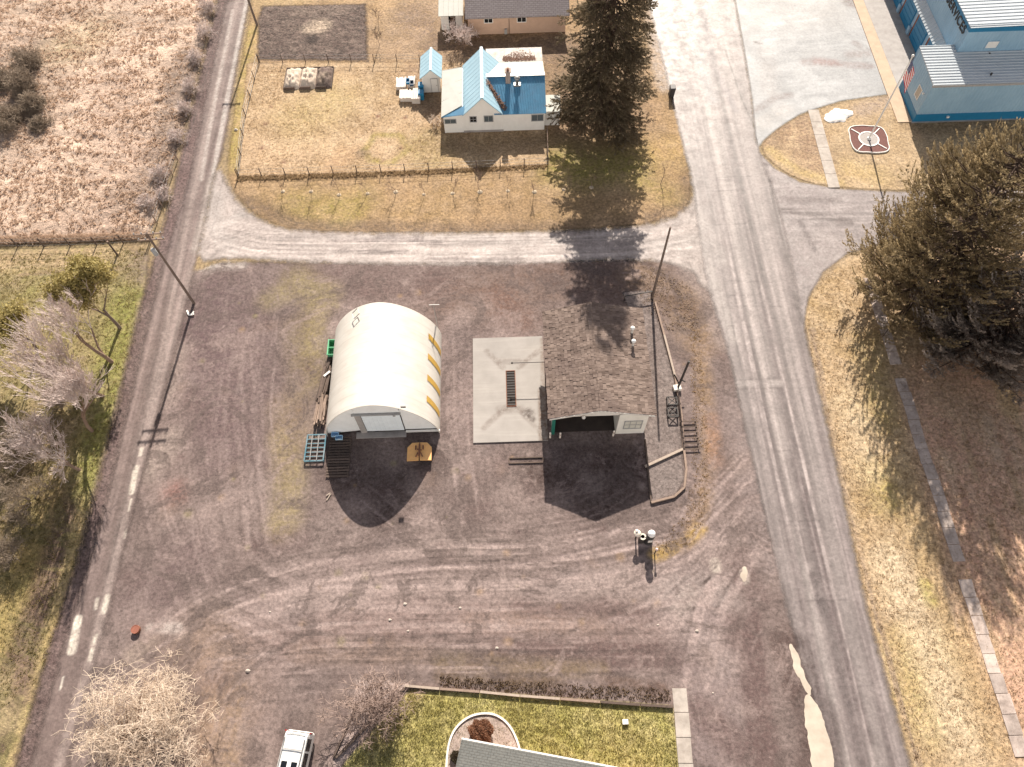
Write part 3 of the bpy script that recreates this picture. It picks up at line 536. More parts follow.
# ================================================================== GRASS TUFTS (stuff)
def grass_mat(name, a, b):
    t = NT(name); r = t.n('NewGeometry').outputs['Random Per Island']; co = t.coord()
    c = t.mix(r, a, b); c = t.mix(t.ramp(t.noise(co, .5, 4), .4, .65), c, tuple(x * .85 for x in a))
    bs = t.bsdf(c, .9, spec=.1); tr = t.n('BsdfTranslucent', Color=c); ms = t.n('MixShader', i0=.5, i1=bs, i2=tr); t.t.links.new(ms.outputs[0], t.out.inputs[0]); return t.mat
def tufts(name, poly, n, h, mat, label, world=False, blades=5, hf=None, wid=.05, lean=.5, mask=None, cat='grass'):
    P = poly if world else GP(poly); P = np.array(P)
    lo, hi = P.min(0), P.max(0); out = np.zeros((0, 2))
    while len(out) < n:
        q = RNG.uniform(lo, hi, (n * 2, 2)); k = inside(q[:, 0], q[:, 1], [tuple(p) for p in P])
        if mask is not None: k &= RNG.uniform(0, 1, len(q)) < mask(q[:, 0], q[:, 1])
        out = np.vstack([out, q[k]])
    p = np.repeat(out[:n], blades, 0); N = len(p)
    p = p + RNG.normal(0, .08, p.shape); z0 = hf(p[:, 0], p[:, 1]) if hf else np.zeros(N)
    a = RNG.uniform(0, 6.283, N); ln = RNG.uniform(.1, lean, N); hh = h * RNG.uniform(.5, 1.2, N)
    b = RNG.uniform(0, 6.283, N); w = wid * RNG.uniform(.6, 1.4, N)
    bx, by = np.cos(b) * w, np.sin(b) * w
    v = np.empty((N, 3, 3)); v[:, 0] = np.stack([p[:, 0] - bx, p[:, 1] - by, z0 - .03], 1); v[:, 1] = np.stack([p[:, 0] + bx, p[:, 1] + by, z0 - .03], 1)
    v[:, 2] = np.stack([p[:, 0] + np.cos(a) * ln * hh * 1.3, p[:, 1] + np.sin(a) * ln * hh * 1.3, z0 + hh], 1)
    return tag(np_mesh(name, v.reshape(-1, 3), np.arange(N * 3).reshape(-1, 3), mat), label, cat, None, 'stuff')
MG_f = grass_mat('straw_blades', (.62, .47, .36), (.48, .36, .27)); MG_y = grass_mat('tan_blades', (.46, .335, .21), (.36, .26, .15)); MG_l = grass_mat('lawn_blades', (.39, .355, .125), (.50, .43, .21)); MG_m = grass_mat('moss_blades', (.26, .22, .08), (.34, .25, .14))
FW = GP(FIELD)
def fh(x, y):
    sd = np.where(inside(x, y, FW), seg_dist(x, y, FW, True), 0); return field_h(x, y, sd)
tufts('field_grass', FIELD, 15000, .22, MG_f, 'matted tan tufts covering the rough field', hf=fh, lean=1.3, wid=.07, mask=lambda x, y: .25 + .75 * (fbm(x * .5, y * .9, 21) > .46))
tufts('fence_grass', [(238, 176), (400, 171), (548, 164), (548, 168), (400, 175.5), (237, 181)], 1500, .22, MG_y, 'tall dry grass strip along the yard fence')
tufts('verge_grass', [(803, 330), (822, 276), (890, 246), (1020, 300), (1030, 760), (915, 765), (866, 600), (824, 400)], 9000, .09, MG_y, 'short dry tufts on the right roadside verge', wid=.04)
tufts('lawn_grass', [(348, 765), (408, 693), (672, 708), (680, 790)], 9000, .10, MG_l, 'short green blades of the bottom lawn', wid=.035)
tufts('yard_grass', [(247, 64), (545, 64), (547, 164), (240, 176)], 6000, .07, MG_y, 'short tan tufts in the fenced yard', wid=.05, mask=lambda x, y: .2 + .8 * (fbm(x * .4, y * .4, 2) > .47))
tufts('mossy_grass', [(0, 255), (144, 248), (130, 350), (90, 510), (40, 680), (-60, 760)], 6000, .10, MG_m, 'mossy tufts under the bare trees', wid=.05)
tufts('field_edge_grass', [(-60, 240), (150, 234), (152, 239), (-60, 246)], 2200, .4, MG_f, 'tall straw along the lower field fence', wid=.05)
# ================================================================== TREES
def bark(name, a, b):
    t = NT(name); co = t.coord(); t.bsdf(t.mix(t.ramp(t.noise(t.scale(co, (1, 1, .25)), 6, 6, .7), .35, .65), a, b), .9, t.noise(t.scale(co, (1, 1, .2)), 14, 4), .5, .03, spec=.2); return t.mat
MB_dark = bark('dark_bark', (.06, .04, .03), (.13, .09, .07)); MB_pale = bark('pale_bark', (.30, .21, .155), (.19, .13, .10)); MB_grey = bark('grey_bark', (.14, .105, .085), (.22, .17, .145))
MT_pink = bark('pink_grey_twigs', (.70, .60, .56), (.54, .44, .405)); MT_pkb = bark('pink_brown_twigs', (.42, .32, .28), (.28, .20, .165)); MT_straw = bark('straw_twigs', (.74, .61, .49), (.60, .48, .38)); MT_brown = bark('brown_twigs', (.20, .135, .105), (.28, .2, .165)); MT_shrub = bark('grey_brown_twigs', (.36, .29, .22), (.22, .17, .13))
def needle_mat(name, a, b, c, tone=False):
    t = NT(name); r = t.n('Attribute', _attribute_name='tone').outputs['Fac'] if tone else t.n('NewGeometry').outputs['Random Per Island']; co = t.coord()
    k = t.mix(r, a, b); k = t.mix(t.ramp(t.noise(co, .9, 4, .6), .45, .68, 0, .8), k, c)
    bs = t.bsdf(k, .75, spec=.2); tr = t.n('BsdfTranslucent', Color=k); ms = t.n('MixShader', i0=.35, i1=bs, i2=tr)
    t.t.links.new(ms.outputs[0], t.out.inputs[0]); return t.mat
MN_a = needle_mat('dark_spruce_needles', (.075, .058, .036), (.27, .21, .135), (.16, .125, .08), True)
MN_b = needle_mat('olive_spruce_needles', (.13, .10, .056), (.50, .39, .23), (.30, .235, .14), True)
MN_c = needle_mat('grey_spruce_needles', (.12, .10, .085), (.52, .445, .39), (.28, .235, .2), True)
MN_sh = needle_mat('dark_shrub_leaves', (.06, .05, .03), (.10, .08, .05), (.08, .06, .04)); MN_y = needle_mat('yellow_green_leaves', (.37, .31, .115), (.48, .40, .18), (.28, .225, .09))
def leaf_mesh(name, p, d, L, wd, mat, parent, tone=None):
    """diamond sprays: points p, unit dirs d, lengths L, widths wd"""
    N = len(p); r = RNG.normal(size=(N, 3)); u = np.cross(d, r); u /= np.linalg.norm(u, axis=1)[:, None] + 1e-9
    m = p + d * (L * .45)[:, None]
    v = np.stack([p, m + u * wd[:, None], p + d * L[:, None], m - u * wd[:, None]], 1).reshape(-1, 3)
    o = np_mesh(name, v, np.arange(N * 4).reshape(-1, 4), mat, parent)
    if tone is not None: a = o.data.attributes.new('tone', 'FLOAT', 'POINT'); a.data.foreach_set('value', np.repeat(tone, 4).astype(np.float32))
    return o
def spruce(name, label, base, h, r0, mat, seed, clear=.05, whorls=46, per=9, group=None, droop=.32, up=.22, size=.34, dens=1.0, pw=.75):
    rng = np.random.default_rng(seed)
    root = thing(name, label, 'tree', (*base, 0), group)
    t = MB(); t.tube([(0, 0, -.2), (0, 0, h * .3), (0, 0, h * .7), (0, 0, h)], [h * .02, h * .014, h * .007, .02], 10)
    PP = []; DD = []; LL = []; WW = []; TT = []
    for i in range(whorls):
        f = clear + (1 - clear) * (i / whorls); z = h * f
        Lb = r0 * (1 - f) ** pw
        if f < .12: Lb *= .75 + 2 * f
        for k in range(per):
            a = rng.uniform(0, 6.283); L = Lb * rng.uniform(.55, 1.12) + .25; z1 = z + rng.uniform(-.3, .3)
            ca, sa = math.cos(a), math.sin(a); dr = droop * rng.uniform(.6, 1.4) * (1 - .6 * f); cu = up * rng.uniform(.5, 1.5)
            pt = lambda s: np.array([ca * L * s, sa * L * s, z1 - dr * L * s + cu * L * s ** 3])
            t.tube([pt(0), pt(.5), pt(.95)], [.05 + .01 * L, .03 + .006 * L, .012], 4, cap=False)
            nt = max(3, int(L * 1.5 * dens)); tb = rng.uniform(0, .35)
            for q in range(nt + 1):
                s = .25 + .75 * (q + rng.uniform(0, 1)) / nt if q < nt else .8
                c0 = pt(min(s, 1.)); tl = (.34 * L * (1.2 - s) + .5) * rng.uniform(.7, 1.2)
                for sg in (-1, 1) if q < nt else (0,):
                    ang = a + sg * rng.uniform(.45, .95); td = np.array([math.cos(ang), math.sin(ang), rng.uniform(-.35, .1) if up > .3 else rng.uniform(-.6, -.1)]); td /= np.linalg.norm(td)
                    m = max(8, int(tl * 34 * dens)); ss = rng.uniform(0, 1, m) ** .8
                    cv = (.75 if up > .3 else .12) * tl; rad = .13 * (1.15 - ss * .75)
                    off = rng.normal(0, 1, (m, 3)); off /= np.linalg.norm(off, axis=1)[:, None]; off *= (rad * rng.uniform(.2, 1, m))[:, None]
                    curl = np.zeros((m, 3)); curl[:, 2] = cv * ss ** 2.2
                    PP.append(c0 + td * (ss * tl)[:, None] + curl + off)
                    tg = np.tile(td, (m, 1)); tg[:, 2] += 2.2 * (cv / tl) * ss ** 1.2
                    dd = tg + off / .13 * .75; DD.append(dd / np.linalg.norm(dd, axis=1)[:, None])
                    LL.append(size * rng.uniform(.5, 1.1, m)); WW.append(size * .16 * rng.uniform(.6, 1.4, m))
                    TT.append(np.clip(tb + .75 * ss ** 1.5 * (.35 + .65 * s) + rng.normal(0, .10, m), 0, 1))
    p = np.vstack(PP); d = np.vstack(DD)
    trunk = t.build('trunk', MB_dark, root, False)
    leaf_mesh('crown', p, d, np.concatenate(LL), np.concatenate(WW), mat, root, np.concatenate(TT))
    return root
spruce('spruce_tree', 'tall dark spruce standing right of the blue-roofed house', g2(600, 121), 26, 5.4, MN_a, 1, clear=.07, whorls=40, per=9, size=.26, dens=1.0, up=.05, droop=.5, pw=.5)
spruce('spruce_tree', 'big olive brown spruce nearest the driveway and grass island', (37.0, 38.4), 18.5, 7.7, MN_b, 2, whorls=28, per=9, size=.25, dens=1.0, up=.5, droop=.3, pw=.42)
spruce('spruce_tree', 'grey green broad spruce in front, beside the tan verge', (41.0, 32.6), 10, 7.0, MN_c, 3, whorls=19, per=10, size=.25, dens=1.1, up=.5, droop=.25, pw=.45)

def bare(name, label, base, h, spread, seed, mtrunk, mtwig, trunk_h=.3, depth=5, nb=3, group=None, r0=.16, lean=(0, 0), fork=.5, thin=.66, cat='tree', twig_r=.017, tropism=.12, multi=1, leaf=None, leaf_n=0, side=3):
    rng = random.Random(seed); root = thing(name, label, cat, (*base, 0), group); tr = MB(); tw = MB(); tips = []
    def rv(s): return Vector((rng.gauss(0, s), rng.gauss(0, s), rng.gauss(0, s)))
    def grow(p, d, L, r, k):
        n = 3 if k > 1 else 2; pts = [p]; rad = [r]
        for i in range(n):
            d = (d + rv(.13) + Vector((0, 0, tropism * .4))).normalized(); p = p + d * (L / n); pts.append(p); rad.append(max(twig_r * .6, r * (1 - .38 * (i + 1) / n)))
        (tr if k >= depth - 1 else tw).tube(pts, rad, 7 if k >= depth - 1 else (4 if k > 2 else 3), cap=False, smooth=True)
        if k == 0: tips.append((p, d)); return
        cnt = nb + (1 if rng.random() < .5 else 0)
        for i in range(cnt):
            s = rng.uniform(.35, 1.) if i else 1.
            idx = min(n, max(1, int(round(s * n)))); q = pts[idx]
            nd = (d * (1.1 - fork * .5) + rv(1).normalized() * fork * spread + Vector((0, 0, tropism))).normalized()
            grow(q, nd, L * rng.uniform(.6, .86), max(twig_r, rad[idx] * thin * rng.uniform(.8, 1.1)), k - 1)
    for m in range(multi):
        d0 = Vector((lean[0], lean[1], 1)) + (rv(.45) if multi > 1 else rv(.04)); d0.z = abs(d0.z); d0.normalize()
        o = Vector((rng.gauss(0, .12), rng.gauss(0, .12), -.1)) if multi > 1 else Vector((0, 0, -.1))
        grow(o, d0, h * trunk_h, r0, depth)
    tr.build('trunk', mtrunk, root, False); tw.build('crown', mtwig, root, False)
    if leaf is not None:
        b = [tips[rng.randrange(len(tips))] for _ in range(leaf_n)]
        p = np.array([tuple(q[0]) for q in b]) + RNG.normal(0, .26, (leaf_n, 3)); d = RNG.normal(size=(leaf_n, 3)); d /= np.linalg.norm(d, axis=1)[:, None]
        leaf_mesh('foliage', p, d, RNG.uniform(.18, .36, leaf_n), RNG.uniform(.05, .10, leaf_n), leaf, root)
    return root
ROW = 'bare trees in a row beside the gravel road'
bare('bare_tree', 'leafy yellow green tree at the far end of the roadside row', g2(120, 328), 9.0, .9, 21, MB_grey, MT_brown, .33, 6, 2, ROW, .17, leaf=MN_y, leaf_n=7000, fork=.5, tropism=.2)
bare('bare_tree', 'pink grey bare tree next to the yellow green one', g2(112, 362), 9.4, 1.0, 22, MB_pale, MT_pink, .36, 6, 3, ROW, .19, fork=.42, tropism=.2, lean=(-.32, 0))
bare('bare_tree', 'pink grey bare tree in the middle of the roadside row', g2(103, 396), 9.4, 1.0, 23, MB_pale, MT_pink, .36, 6, 3, ROW, .17, fork=.42, tropism=.2, lean=(-.32, 0))
bare('bare_tree', 'pink grey bare tree, second nearest in the roadside row', g2(92, 431), 9.0, 1.0, 24, MB_pale, MT_pink, .36, 6, 3, ROW, .17, fork=.42, tropism=.2, lean=(-.32, 0))
bare('bare_tree', 'forked pale bare tree nearest the dark strip of mulch and painted tree shade', g2(80, 470), 7.6, 1., 25, MB_pale, MT_pink, .33, 6, 3, ROW, .14, lean=(-.5, 0), fork=.5, tropism=.15)
bare('bare_tree', 'yellow green leafy tree at the left frame edge', g2(38, 352), 7.5, 1., 26, MB_grey, MT_brown, .3, 6, 2, None, .15, leaf=MN_y, leaf_n=7000, fork=.5, tropism=.2)
for i, (px, py, hh, lab) in enumerate([(62, 405, 3.5, 'grey scrub bush under the bare trees, farthest of the scrub'), (38, 440, 4.2, 'large grey brown scrub bush left of the forked tree'), (30, 500, 3.6, 'grey scrub bush left of the strip of mulch and painted tree shade'), (8, 465, 4, 'scrub bush at the frame edge left of the large one'), (12, 560, 3.2, 'nearest grey scrub bush on the left frame edge')]):
    bare('scrub_bush', lab, g2(px, py), hh, 1.3, 40 + i, MB_grey, MT_shrub, .3, 4, 4, 'scrub bushes on the left verge', .05, fork=.7, cat='bush', multi=5, twig_r=.012)
bare('bare_tree', 'broad pale straw coloured bare tree at the bottom left', g2(150, 742), 10.2, 1.7, 31, MB_pale, MT_straw, .30, 6, 3, None, .16, fork=.85, multi=4, twig_r=.015, tropism=.0, thin=.5)
bare('bare_bush', 'brown multi stemmed bare bush in the gravel bed', g2(374, 708), 4.2, 1.4, 33, MT_brown, MT_pkb, .36, 4, 3, None, .05, fork=.65, cat='bush', multi=12, twig_r=.017)
bare('bare_bush', 'bare lilac bush behind the blue-roofed house wall', (-4.6, 75.2), 3.2, 1.2, 34, MT_brown, MT_pink, .35, 4, 3, None, .05, fork=.6, cat='bush', multi=6)
bare('bare_bush', 'small pale dry bush at the left corner of the white house', g2(437, 124), 1.6, 1.3, 35, MT_straw, MT_straw, .35, 3, 3, None, .03, fork=.7, cat='bush', multi=6)
for i, (px, py, lab) in enumerate([(378, 22, 'thin bare sapling by the garden plot corner, farther one'), (380, 45, 'thin bare sapling by the garden plot corner, nearer one')]):
    bare('sapling', lab, g2(px, py), 2.4, 1., 60 + i, MT_brown, MT_brown, .4, 3, 3, None, .03)
# brambles in the field
for i, (px, py, s, lab) in enumerate([(32, 66, 1.7, 'farthest dark bramble mound in the dry field'), (30, 92, 1.9, 'broad dark bramble mound in the dry field, second farthest'), (8, 84, 1.6, 'dark bramble mound cut by the frame edge, upper one'), (36, 110, 1.6, 'dark bramble mound in the dry field, third farthest'), (10, 125, 2., 'dark bramble mound cut by the frame edge, lower one'), (42, 128, 1.1, 'smallest nearest bramble mound in the dry field')]):
    bare('bramble_thicket', lab, g2(px, py), s * 1.5, 1.6, 70 + i, MT_shrub, MT_shrub, .42, 4, 4, 'bramble mounds in the field', .03, fork=.9, cat='bramble', multi=11, tropism=-.05, twig_r=.016)
for i, (px, py, s) in enumerate([(160, 178, 1.2), (166, 195, 1.), (150, 205, 1.1), (178, 140, 1.1), (186, 112, 1.1), (192, 90, 1.2), (199, 62, 1.2), (205, 36, 1.3), (208, 12, 1.2)]):
    bare('roadside_brush', ['grey brush where the field meets the road corner, clump', ][0] + ' ' + ['beside the pale stalks', 'nearest the pole', 'deepest in the field', 'fourth from the corner', 'fifth from the corner', 'sixth from the corner', 'third from the top edge', 'second from the top edge', 'at the top edge'][i], g2(px, py), s * 1.5, 1.4, 90 + i, MT_shrub, MT_pink, .4, 3, 4, 'grey brush along the field edge', .025, fork=.8, cat='brush', multi=9, twig_r=.014)
# saplings row
sp = [(283, 191.5), (311, 191.5), (339, 195), (367.6, 193.5), (395.7, 192), (423.8, 194.4), (452.5, 193.5), (480, 192), (508, 191), (534.5, 192), (563.6, 189.6), (591.5, 187.5)]
nm = ['first', 'second', 'third', 'fourth', 'fifth', 'sixth', 'seventh', 'eighth', 'ninth', 'tenth', 'eleventh', 'twelfth']
M_mulch = paint('pale_mulch', (.40, .32, .23), .9, .3, 6)
protos = []
for i, (px, py) in enumerate(sp):
    lab = f'{nm[i]} bare sapling from the left in the row outside the yard fence'
    if i < 3:
        o = bare('sapling', lab, g2(px, py), 2.3, .9, 120 + i, MT_brown, MT_brown, .4, 3, 3, 'saplings outside the yard fence', .03, twig_r=.009)
        m = MB(); rr_ = random.Random(i); n = 11
        m.lathe([(.24, 0), (.2, .05), (.08, .09), (.001, .1)], n=n); m.build('mulch_ring', M_mulch, o, False); protos.append(o)
    else:
        o = copy_tree(protos[i % 3]); o.location = (*g2(px, py), 0); o.rotation_euler.z = i * 1.3; sc = .8 + .1 * ((i * 7) % 5); o.scale = (sc, sc, sc); o['label'] = lab
bare('sapling', 'slim staked sapling alone on the grass near the main road', g2(660.5, 184), 2.6, .5, 140, MT_brown, MT_brown, .55, 2, 2, None, .04)
# ================================================================== BUILDINGS
M_white = paint('white_siding', (.80, .78, .74), .6, .05, 1.2, dirt=(.5, .44, .38), dirt_amt=.25)
M_trimw = paint('white_trim', (.80, .78, .74), .5, .04, 3)
M_glass = paint('window_glass', (.10, .12, .13), .12, .1, 1, spec=.8)
M_glassd = paint('dark_glass', (.015, .017, .02), .08, .1, 1, spec=.8)
M_grey = paint('grey_metal', (.32, .31, .30), .45, .1, 4, .6)
M_greyp = paint('grey_paint', (.34, .335, .33), .6, .1, 4)
M_dark = paint('dark_interior', (.03, .022, .018), .9, .3, 2)
M_rust = paint('rusty_metal', (.20, .085, .05), .85, .25, 6, bump=.3)
M_black = paint('black_rubber', (.02, .019, .018), .8, .2, 5)
M_blackm = paint('black_metal', (.035, .03, .028), .6, .2, 5)
M_wood = paint('weathered_timber', (.26, .19, .15), .9, .2, 5, island=.35, bump=.4)
M_woodp = paint('pale_timber', (.38, .31, .255), .9, .15, 5, island=.2, bump=.3)
M_woodd = paint('dark_timber', (.095, .068, .055), .9, .25, 5, island=.4, bump=.4)
M_fascia = paint('white_fascia', (.72, .69, .64), .7, .1, 3, dirt=(.35, .28, .22), dirt_amt=.4)
def ribbed(mb, a, b, c, d, n, th=.06, rw=.06, rh=.045, mi=0):
    """roof sheet a-b (eave) to d-c (ridge), n ribs from eave to ridge"""
    a, b, c, d = map(Vector, (a, b, c, d)); nn = (b - a).cross(d - a).normalized()
    mb.add([a, b, c, d, a - nn * th, b - nn * th, c - nn * th, d - nn * th], [(0, 1, 2, 3), (7, 6, 5, 4), (0, 4, 5, 1), (1, 5, 6, 2), (2, 6, 7, 3), (3, 7, 4, 0)], mi)
    for i in range(n + 1):
        f = min(.995, max(.005, i / n)); p = a.lerp(b, f); q = d.lerp(c, f); u = (b - a).normalized() * rw / 2
        e = nn * rh; o = nn * -.01
        v = [p - u + o, p + u + o, q + u + o, q - u + o, p - u * .5 + e, p + u * .5 + e, q + u * .5 + e, q - u * .5 + e]
        mb.add(v, [(4, 5, 6, 7), (0, 1, 5, 4), (1, 2, 6, 5), (2, 3, 7, 6), (3, 0, 4, 7)], mi)
def window(parent, c, w, h, axis='x', out=-1, frame=M_trimw, pane=M_glass, fw=.07, bars=(1, 1), dp=.05):
    """window on a wall plane. axis 'x': wall runs along x, outward = out*y; axis 'y' likewise"""
    m = MB(); x, y, z = c
    def bx(mb, u0, u1, z0, z1, d0, d1):
        lo, hi = sorted((d0 * out, d1 * out))
        if axis == 'x': mb.box(x + u0, x + u1, y + lo, y + hi, z + z0, z + z1)
        else: mb.box(x + lo, x + hi, y + u0, y + u1, z + z0, z + z1)
    bx(m, -w / 2, -w / 2 + fw, -h / 2, h / 2, .0, dp); bx(m, w / 2 - fw, w / 2, -h / 2, h / 2, .0, dp)
    bx(m, -w / 2 + fw, w / 2 - fw, h / 2 - fw, h / 2, .0, dp); bx(m, -w / 2 + fw, w / 2 - fw, -h / 2, -h / 2 + fw, .0, dp)
    for i in range(1, bars[0]): u = -w / 2 + w * i / bars[0]; bx(m, u - .02, u + .02, -h / 2 + fw, h / 2 - fw, .012, dp - .01)
    for i in range(1, bars[1]): u = -h / 2 + h * i / bars[1]; bx(m, -w / 2 + fw, w / 2 - fw, u - .02, u + .02, .013, dp - .012)
    f = m.build('window', frame, parent)
    p = MB(); bx(p, -w / 2 + fw, w / 2 - fw, -h / 2 + fw, h / 2 - fw, .003, .010); p.build('pane', pane, f); return f

# ---------------- quonset shed
qx0, qx1, qy0, qy1, qh = -15.7, -6.2, 26.5, 35.9, 5.5
qc, qr = (qx0 + qx1) / 2, (qx1 - qx0) / 2
def arch(n=40, off=0.0, x0=None):
    P = []
    for i in range(n + 1):
        t = math.pi * (1 - i / n); c, s = math.cos(t), math.sin(t)
        x = math.copysign(abs(c) ** .95, c); z = qh * (.68 * s + .32 * (1 - abs(c) ** 1.6))
        P.append((qc + x * (qr + off), z * (qh + off) / qh))
    return P
q = thing('arched_shed', 'white arched metal shed with yellow skylight strips and an open front gable', 'shed', (qc, (qy0 + qy1) / 2, 0))
t = NT('white_corrugated'); co = t.coord(); sm_ = t.n('TexWave', Vector=co, Scale=.34, Distortion=.15, _bands_direction='Y').outputs[1]; dr_ = t.noise(t.scale(co, (.5, 3, .3)), 1.1, 7, .75); t.bsdf(t.mix(t.math('ADD', t.ramp(sm_, .06, .0, 0, .16), t.ramp(dr_, .56, .75, 0, .3)), t.mix(t.ramp(t.noise(t.scale(co, (.4, 1, .4)), 1.3, 5), .35, .7), (.70, .665, .605), (.62, .575, .51)), (.40, .35, .29)), .6, spec=.25); M_qw = t.mat
def shell(y0, y1, off, th, nrib):
    m = MB(); nb = int((y1 - y0) / .19); A = arch(44, off); B = arch(44, off - th); v = []; f = []; na = len(A)
    for j in range(nb * 2 + 1):
        y = y0 + (y1 - y0) * j / (nb * 2); o = .010 if j % 2 else 0
        for k, (x, z) in enumerate(A): v.append((qc + (x - qc) * (1 + o / qr), y, z * (1 + o / qh)))
    for j in range(nb * 2):
        for k in range(na - 1): f.append((j * na + k, j * na + k + 1, (j + 1) * na + k + 1, (j + 1) * na + k))
    m.add(v, f, 0, True)
    v = [(x, y, z) for y in (y0, y1) for x, z in B]; m.add(v, [(na + k, na + k + 1, k + 1, k) for k in range(na - 1)], 0, True)
    for y, fl in ((y0, 1), (y1, 0)):
        v = [(x, y, z) for x, z in A] + [(x, y, z) for x, z in B]
        m.add(v, [((k, k + 1, na + k + 1, na + k) if fl else (na + k, na + k + 1, k + 1, k)) for k in range(na - 1)])
    return m
roof = shell(qy0 - .25, qy1, 0, .06, 0).build('roof', M_qw, q)
M_yel = paint('yellow_translucent', (.55, .34, .07), .5, .1, 3)
A = arch(80, .045)
for i, py in enumerate((346, 366, 387, 408)):
    yb = g2(438, py - 3, 1.9)[1]; m = MB(); v = []
    for k in range(64, 78):
        for yy in (yb - .28, yb + .28): v.append((A[k][0], yy - .035 * (k - 71), A[k][1]))
    m.add(v, [(2 * k, 2 * k + 1, 2 * k + 3, 2 * k + 2) for k in range(13)], 0, True)
    v2 = [(x * 1 + (qc - x) * .012, y, z * .988) for x, y, z in v]; m.add(v2, [(2 * k + 2, 2 * k + 3, 2 * k + 1, 2 * k) for k in range(13)])
    m.build('skylight', M_yel, roof)
m = MB(); a = arch(40, -.10); m.extrude([(x, qy1 - .2, z) for x, z in a], (0, .08, 0)); m.build('back_wall', M_white, q)
# front: wall leaves a doorway 3.9 m wide; tall sliding door hung above a dark gap
DW0, DW1, DH = -12.75, -9.05, 3.5
a = arch(60, -.10)
def clipx(P, x0, x1):
    out = []
    for (xa, za), (xb, zb) in zip(P[:-1], P[1:]):
        for X in (x0, x1):
            if (xa - X) * (xb - X) < 0: out.append((X, za + (zb - za) * (X - xa) / (xb - xa)))
        if x0 <= xb <= x1: out.append((xb, zb))
    return sorted(set(out))
M_qf = paint('pale_front_sheet', (.86, .87, .86), .55, .05, 1.5, dirt=(.55, .52, .5), dirt_amt=.25)
m = MB()
L = [(qx0 + .1, 0.)] + clipx(a, qx0 + .1, DW0) ; m.extrude([(x, qy0 + .02, z) for x, z in L] + [(DW0, qy0 + .02, 0.45)] + [(qx0 + .1, qy0 + .02, 0.45)][:0], (0, .08, 0))
m.build('front_wall', M_qf, q)
L = clipx(a, DW1, qx1 - .1); m = MB(); m.extrude([(DW1, qy0 + .02, .35)] + [(x, qy0 + .02, z) for x, z in L] + [(qx1 - .1, qy0 + .02, .35)], (0, .08, 0)); m.build('front_wall', M_qf, q)
L = clipx(a, DW0, DW1); m = MB(); m.extrude([(DW0 + .003, qy0 + .022, DH)] + [(x, qy0 + .022, z) for x, z in L if DW0 < x < DW1] + [(DW1 - .003, qy0 + .022, DH)], (0, .076, 0)); m.build('gable_panel', M_qf, q)
m = MB().box(-12.2, -9.1, qy0 - .14, qy0 - .08, .55, 3.45)
for i in range(9): m.box(-12.1 + i * .36, -12.06 + i * .36, qy0 - .165, qy0 - .141, .6, 3.4)
dr = m.build('sliding_door', paint('pale_blue_door', (.80, .86, .89), .5, .05, 1.5), q)
MB().box(-12.95, -9.0, qy0 - .2, qy0 - .04, 3.5, 3.62).box(-9.6, -9.4, qy0 - .3, qy0 - .2, 3.45, 3.66).build('door_track', M_greyp, q)
MB().box(-12.78, -12.28, qy0 - .07, qy0 - .0, .05, 3.46).build('door_post', paint('grey_board', (.36, .33, .31), .8), q)
MB().box(-13.2, -9.0, qy0 - .55, qy0 + .0, .0, .09).build('threshold', M_conc2, q)
MB().box(-9.0, qx1 + .05, qy0 - .22, qy0 - .1, .22, .42).build('sill_beam', M_trimw, q)
MB().box(-8.75, -8.35, qy0 - .32, qy0 - .252, 5.0, 5.25).build('vent', M_grey, q)
m = MB().bar((-13.2, qy1 - .7, 5.0), (-12.7, qy1 - .4, 5.35), .05).bar((-13.2, qy1 - .7, 5.0), (-13.0, qy1 - 1.3, 5.1), .05).bar((-13.0, qy1 - 1.3, 5.1), (-12.5, qy1 - 1., 5.4), .05).bar((-12.7, qy1 - .4, 5.35), (-12.5, qy1 - 1., 5.4), .05)
m.build('roof_bracket', M_grey, roof)
o = thing('antenna_mast', 'slim antenna mast with a cross bar at the back corner of the arched shed', 'antenna', (-6.5, 36.4, 0))
MB().tube([(-6.5, 36.4, 0), (-6.5, 36.4, 4.2)], .04).build('mast', M_grey, o); MB().bar((-6.9, 36.4, 4.15), (-6.0, 36.4, 4.15), .05).build('cross_bar', M_grey, o)

# ---------------- garage
gx0, gx1, gy0, gy1, ge, gr = 2.86, 11.25, 25.4, 35.6, 3.78, 4.95
gm = 6.8
gar = thing('garage', 'old garage with a weathered shake roof and an open dark bay', 'garage', (gm, 30.5, 0))
wx0, wx1, wy0, wy1 = gx0 + .35, gx1 - .4, gy0 + .25, gy1 - .3
t = NT('shake_shingles'); co = t.coord(); r = t.n('NewGeometry').outputs['Random Per Island']
c = t.mix(r, (.155, .114, .095), (.30, .23, .195)); c = t.mix(t.ramp(t.noise(co, .35, 4), .42, .65, 0, .6), c, (.13, .095, .085)); c = t.mix(t.ramp(t.noise(co, 9, 5, .8), .35, .7), c, t.mix(.35, c, (.05, .04, .035))); c = t.mix(t.ramp(t.noise(t.scale(co, (.12, 1.6, .12)), 1.2, 6, .75), .5, .68, 0, .55), c, (.075, .055, .046))
t.bsdf(c, .95, t.noise(t.scale(co, (8, 1, 1)), 6, 4), .6, .03, spec=.15); M_shake = t.mat
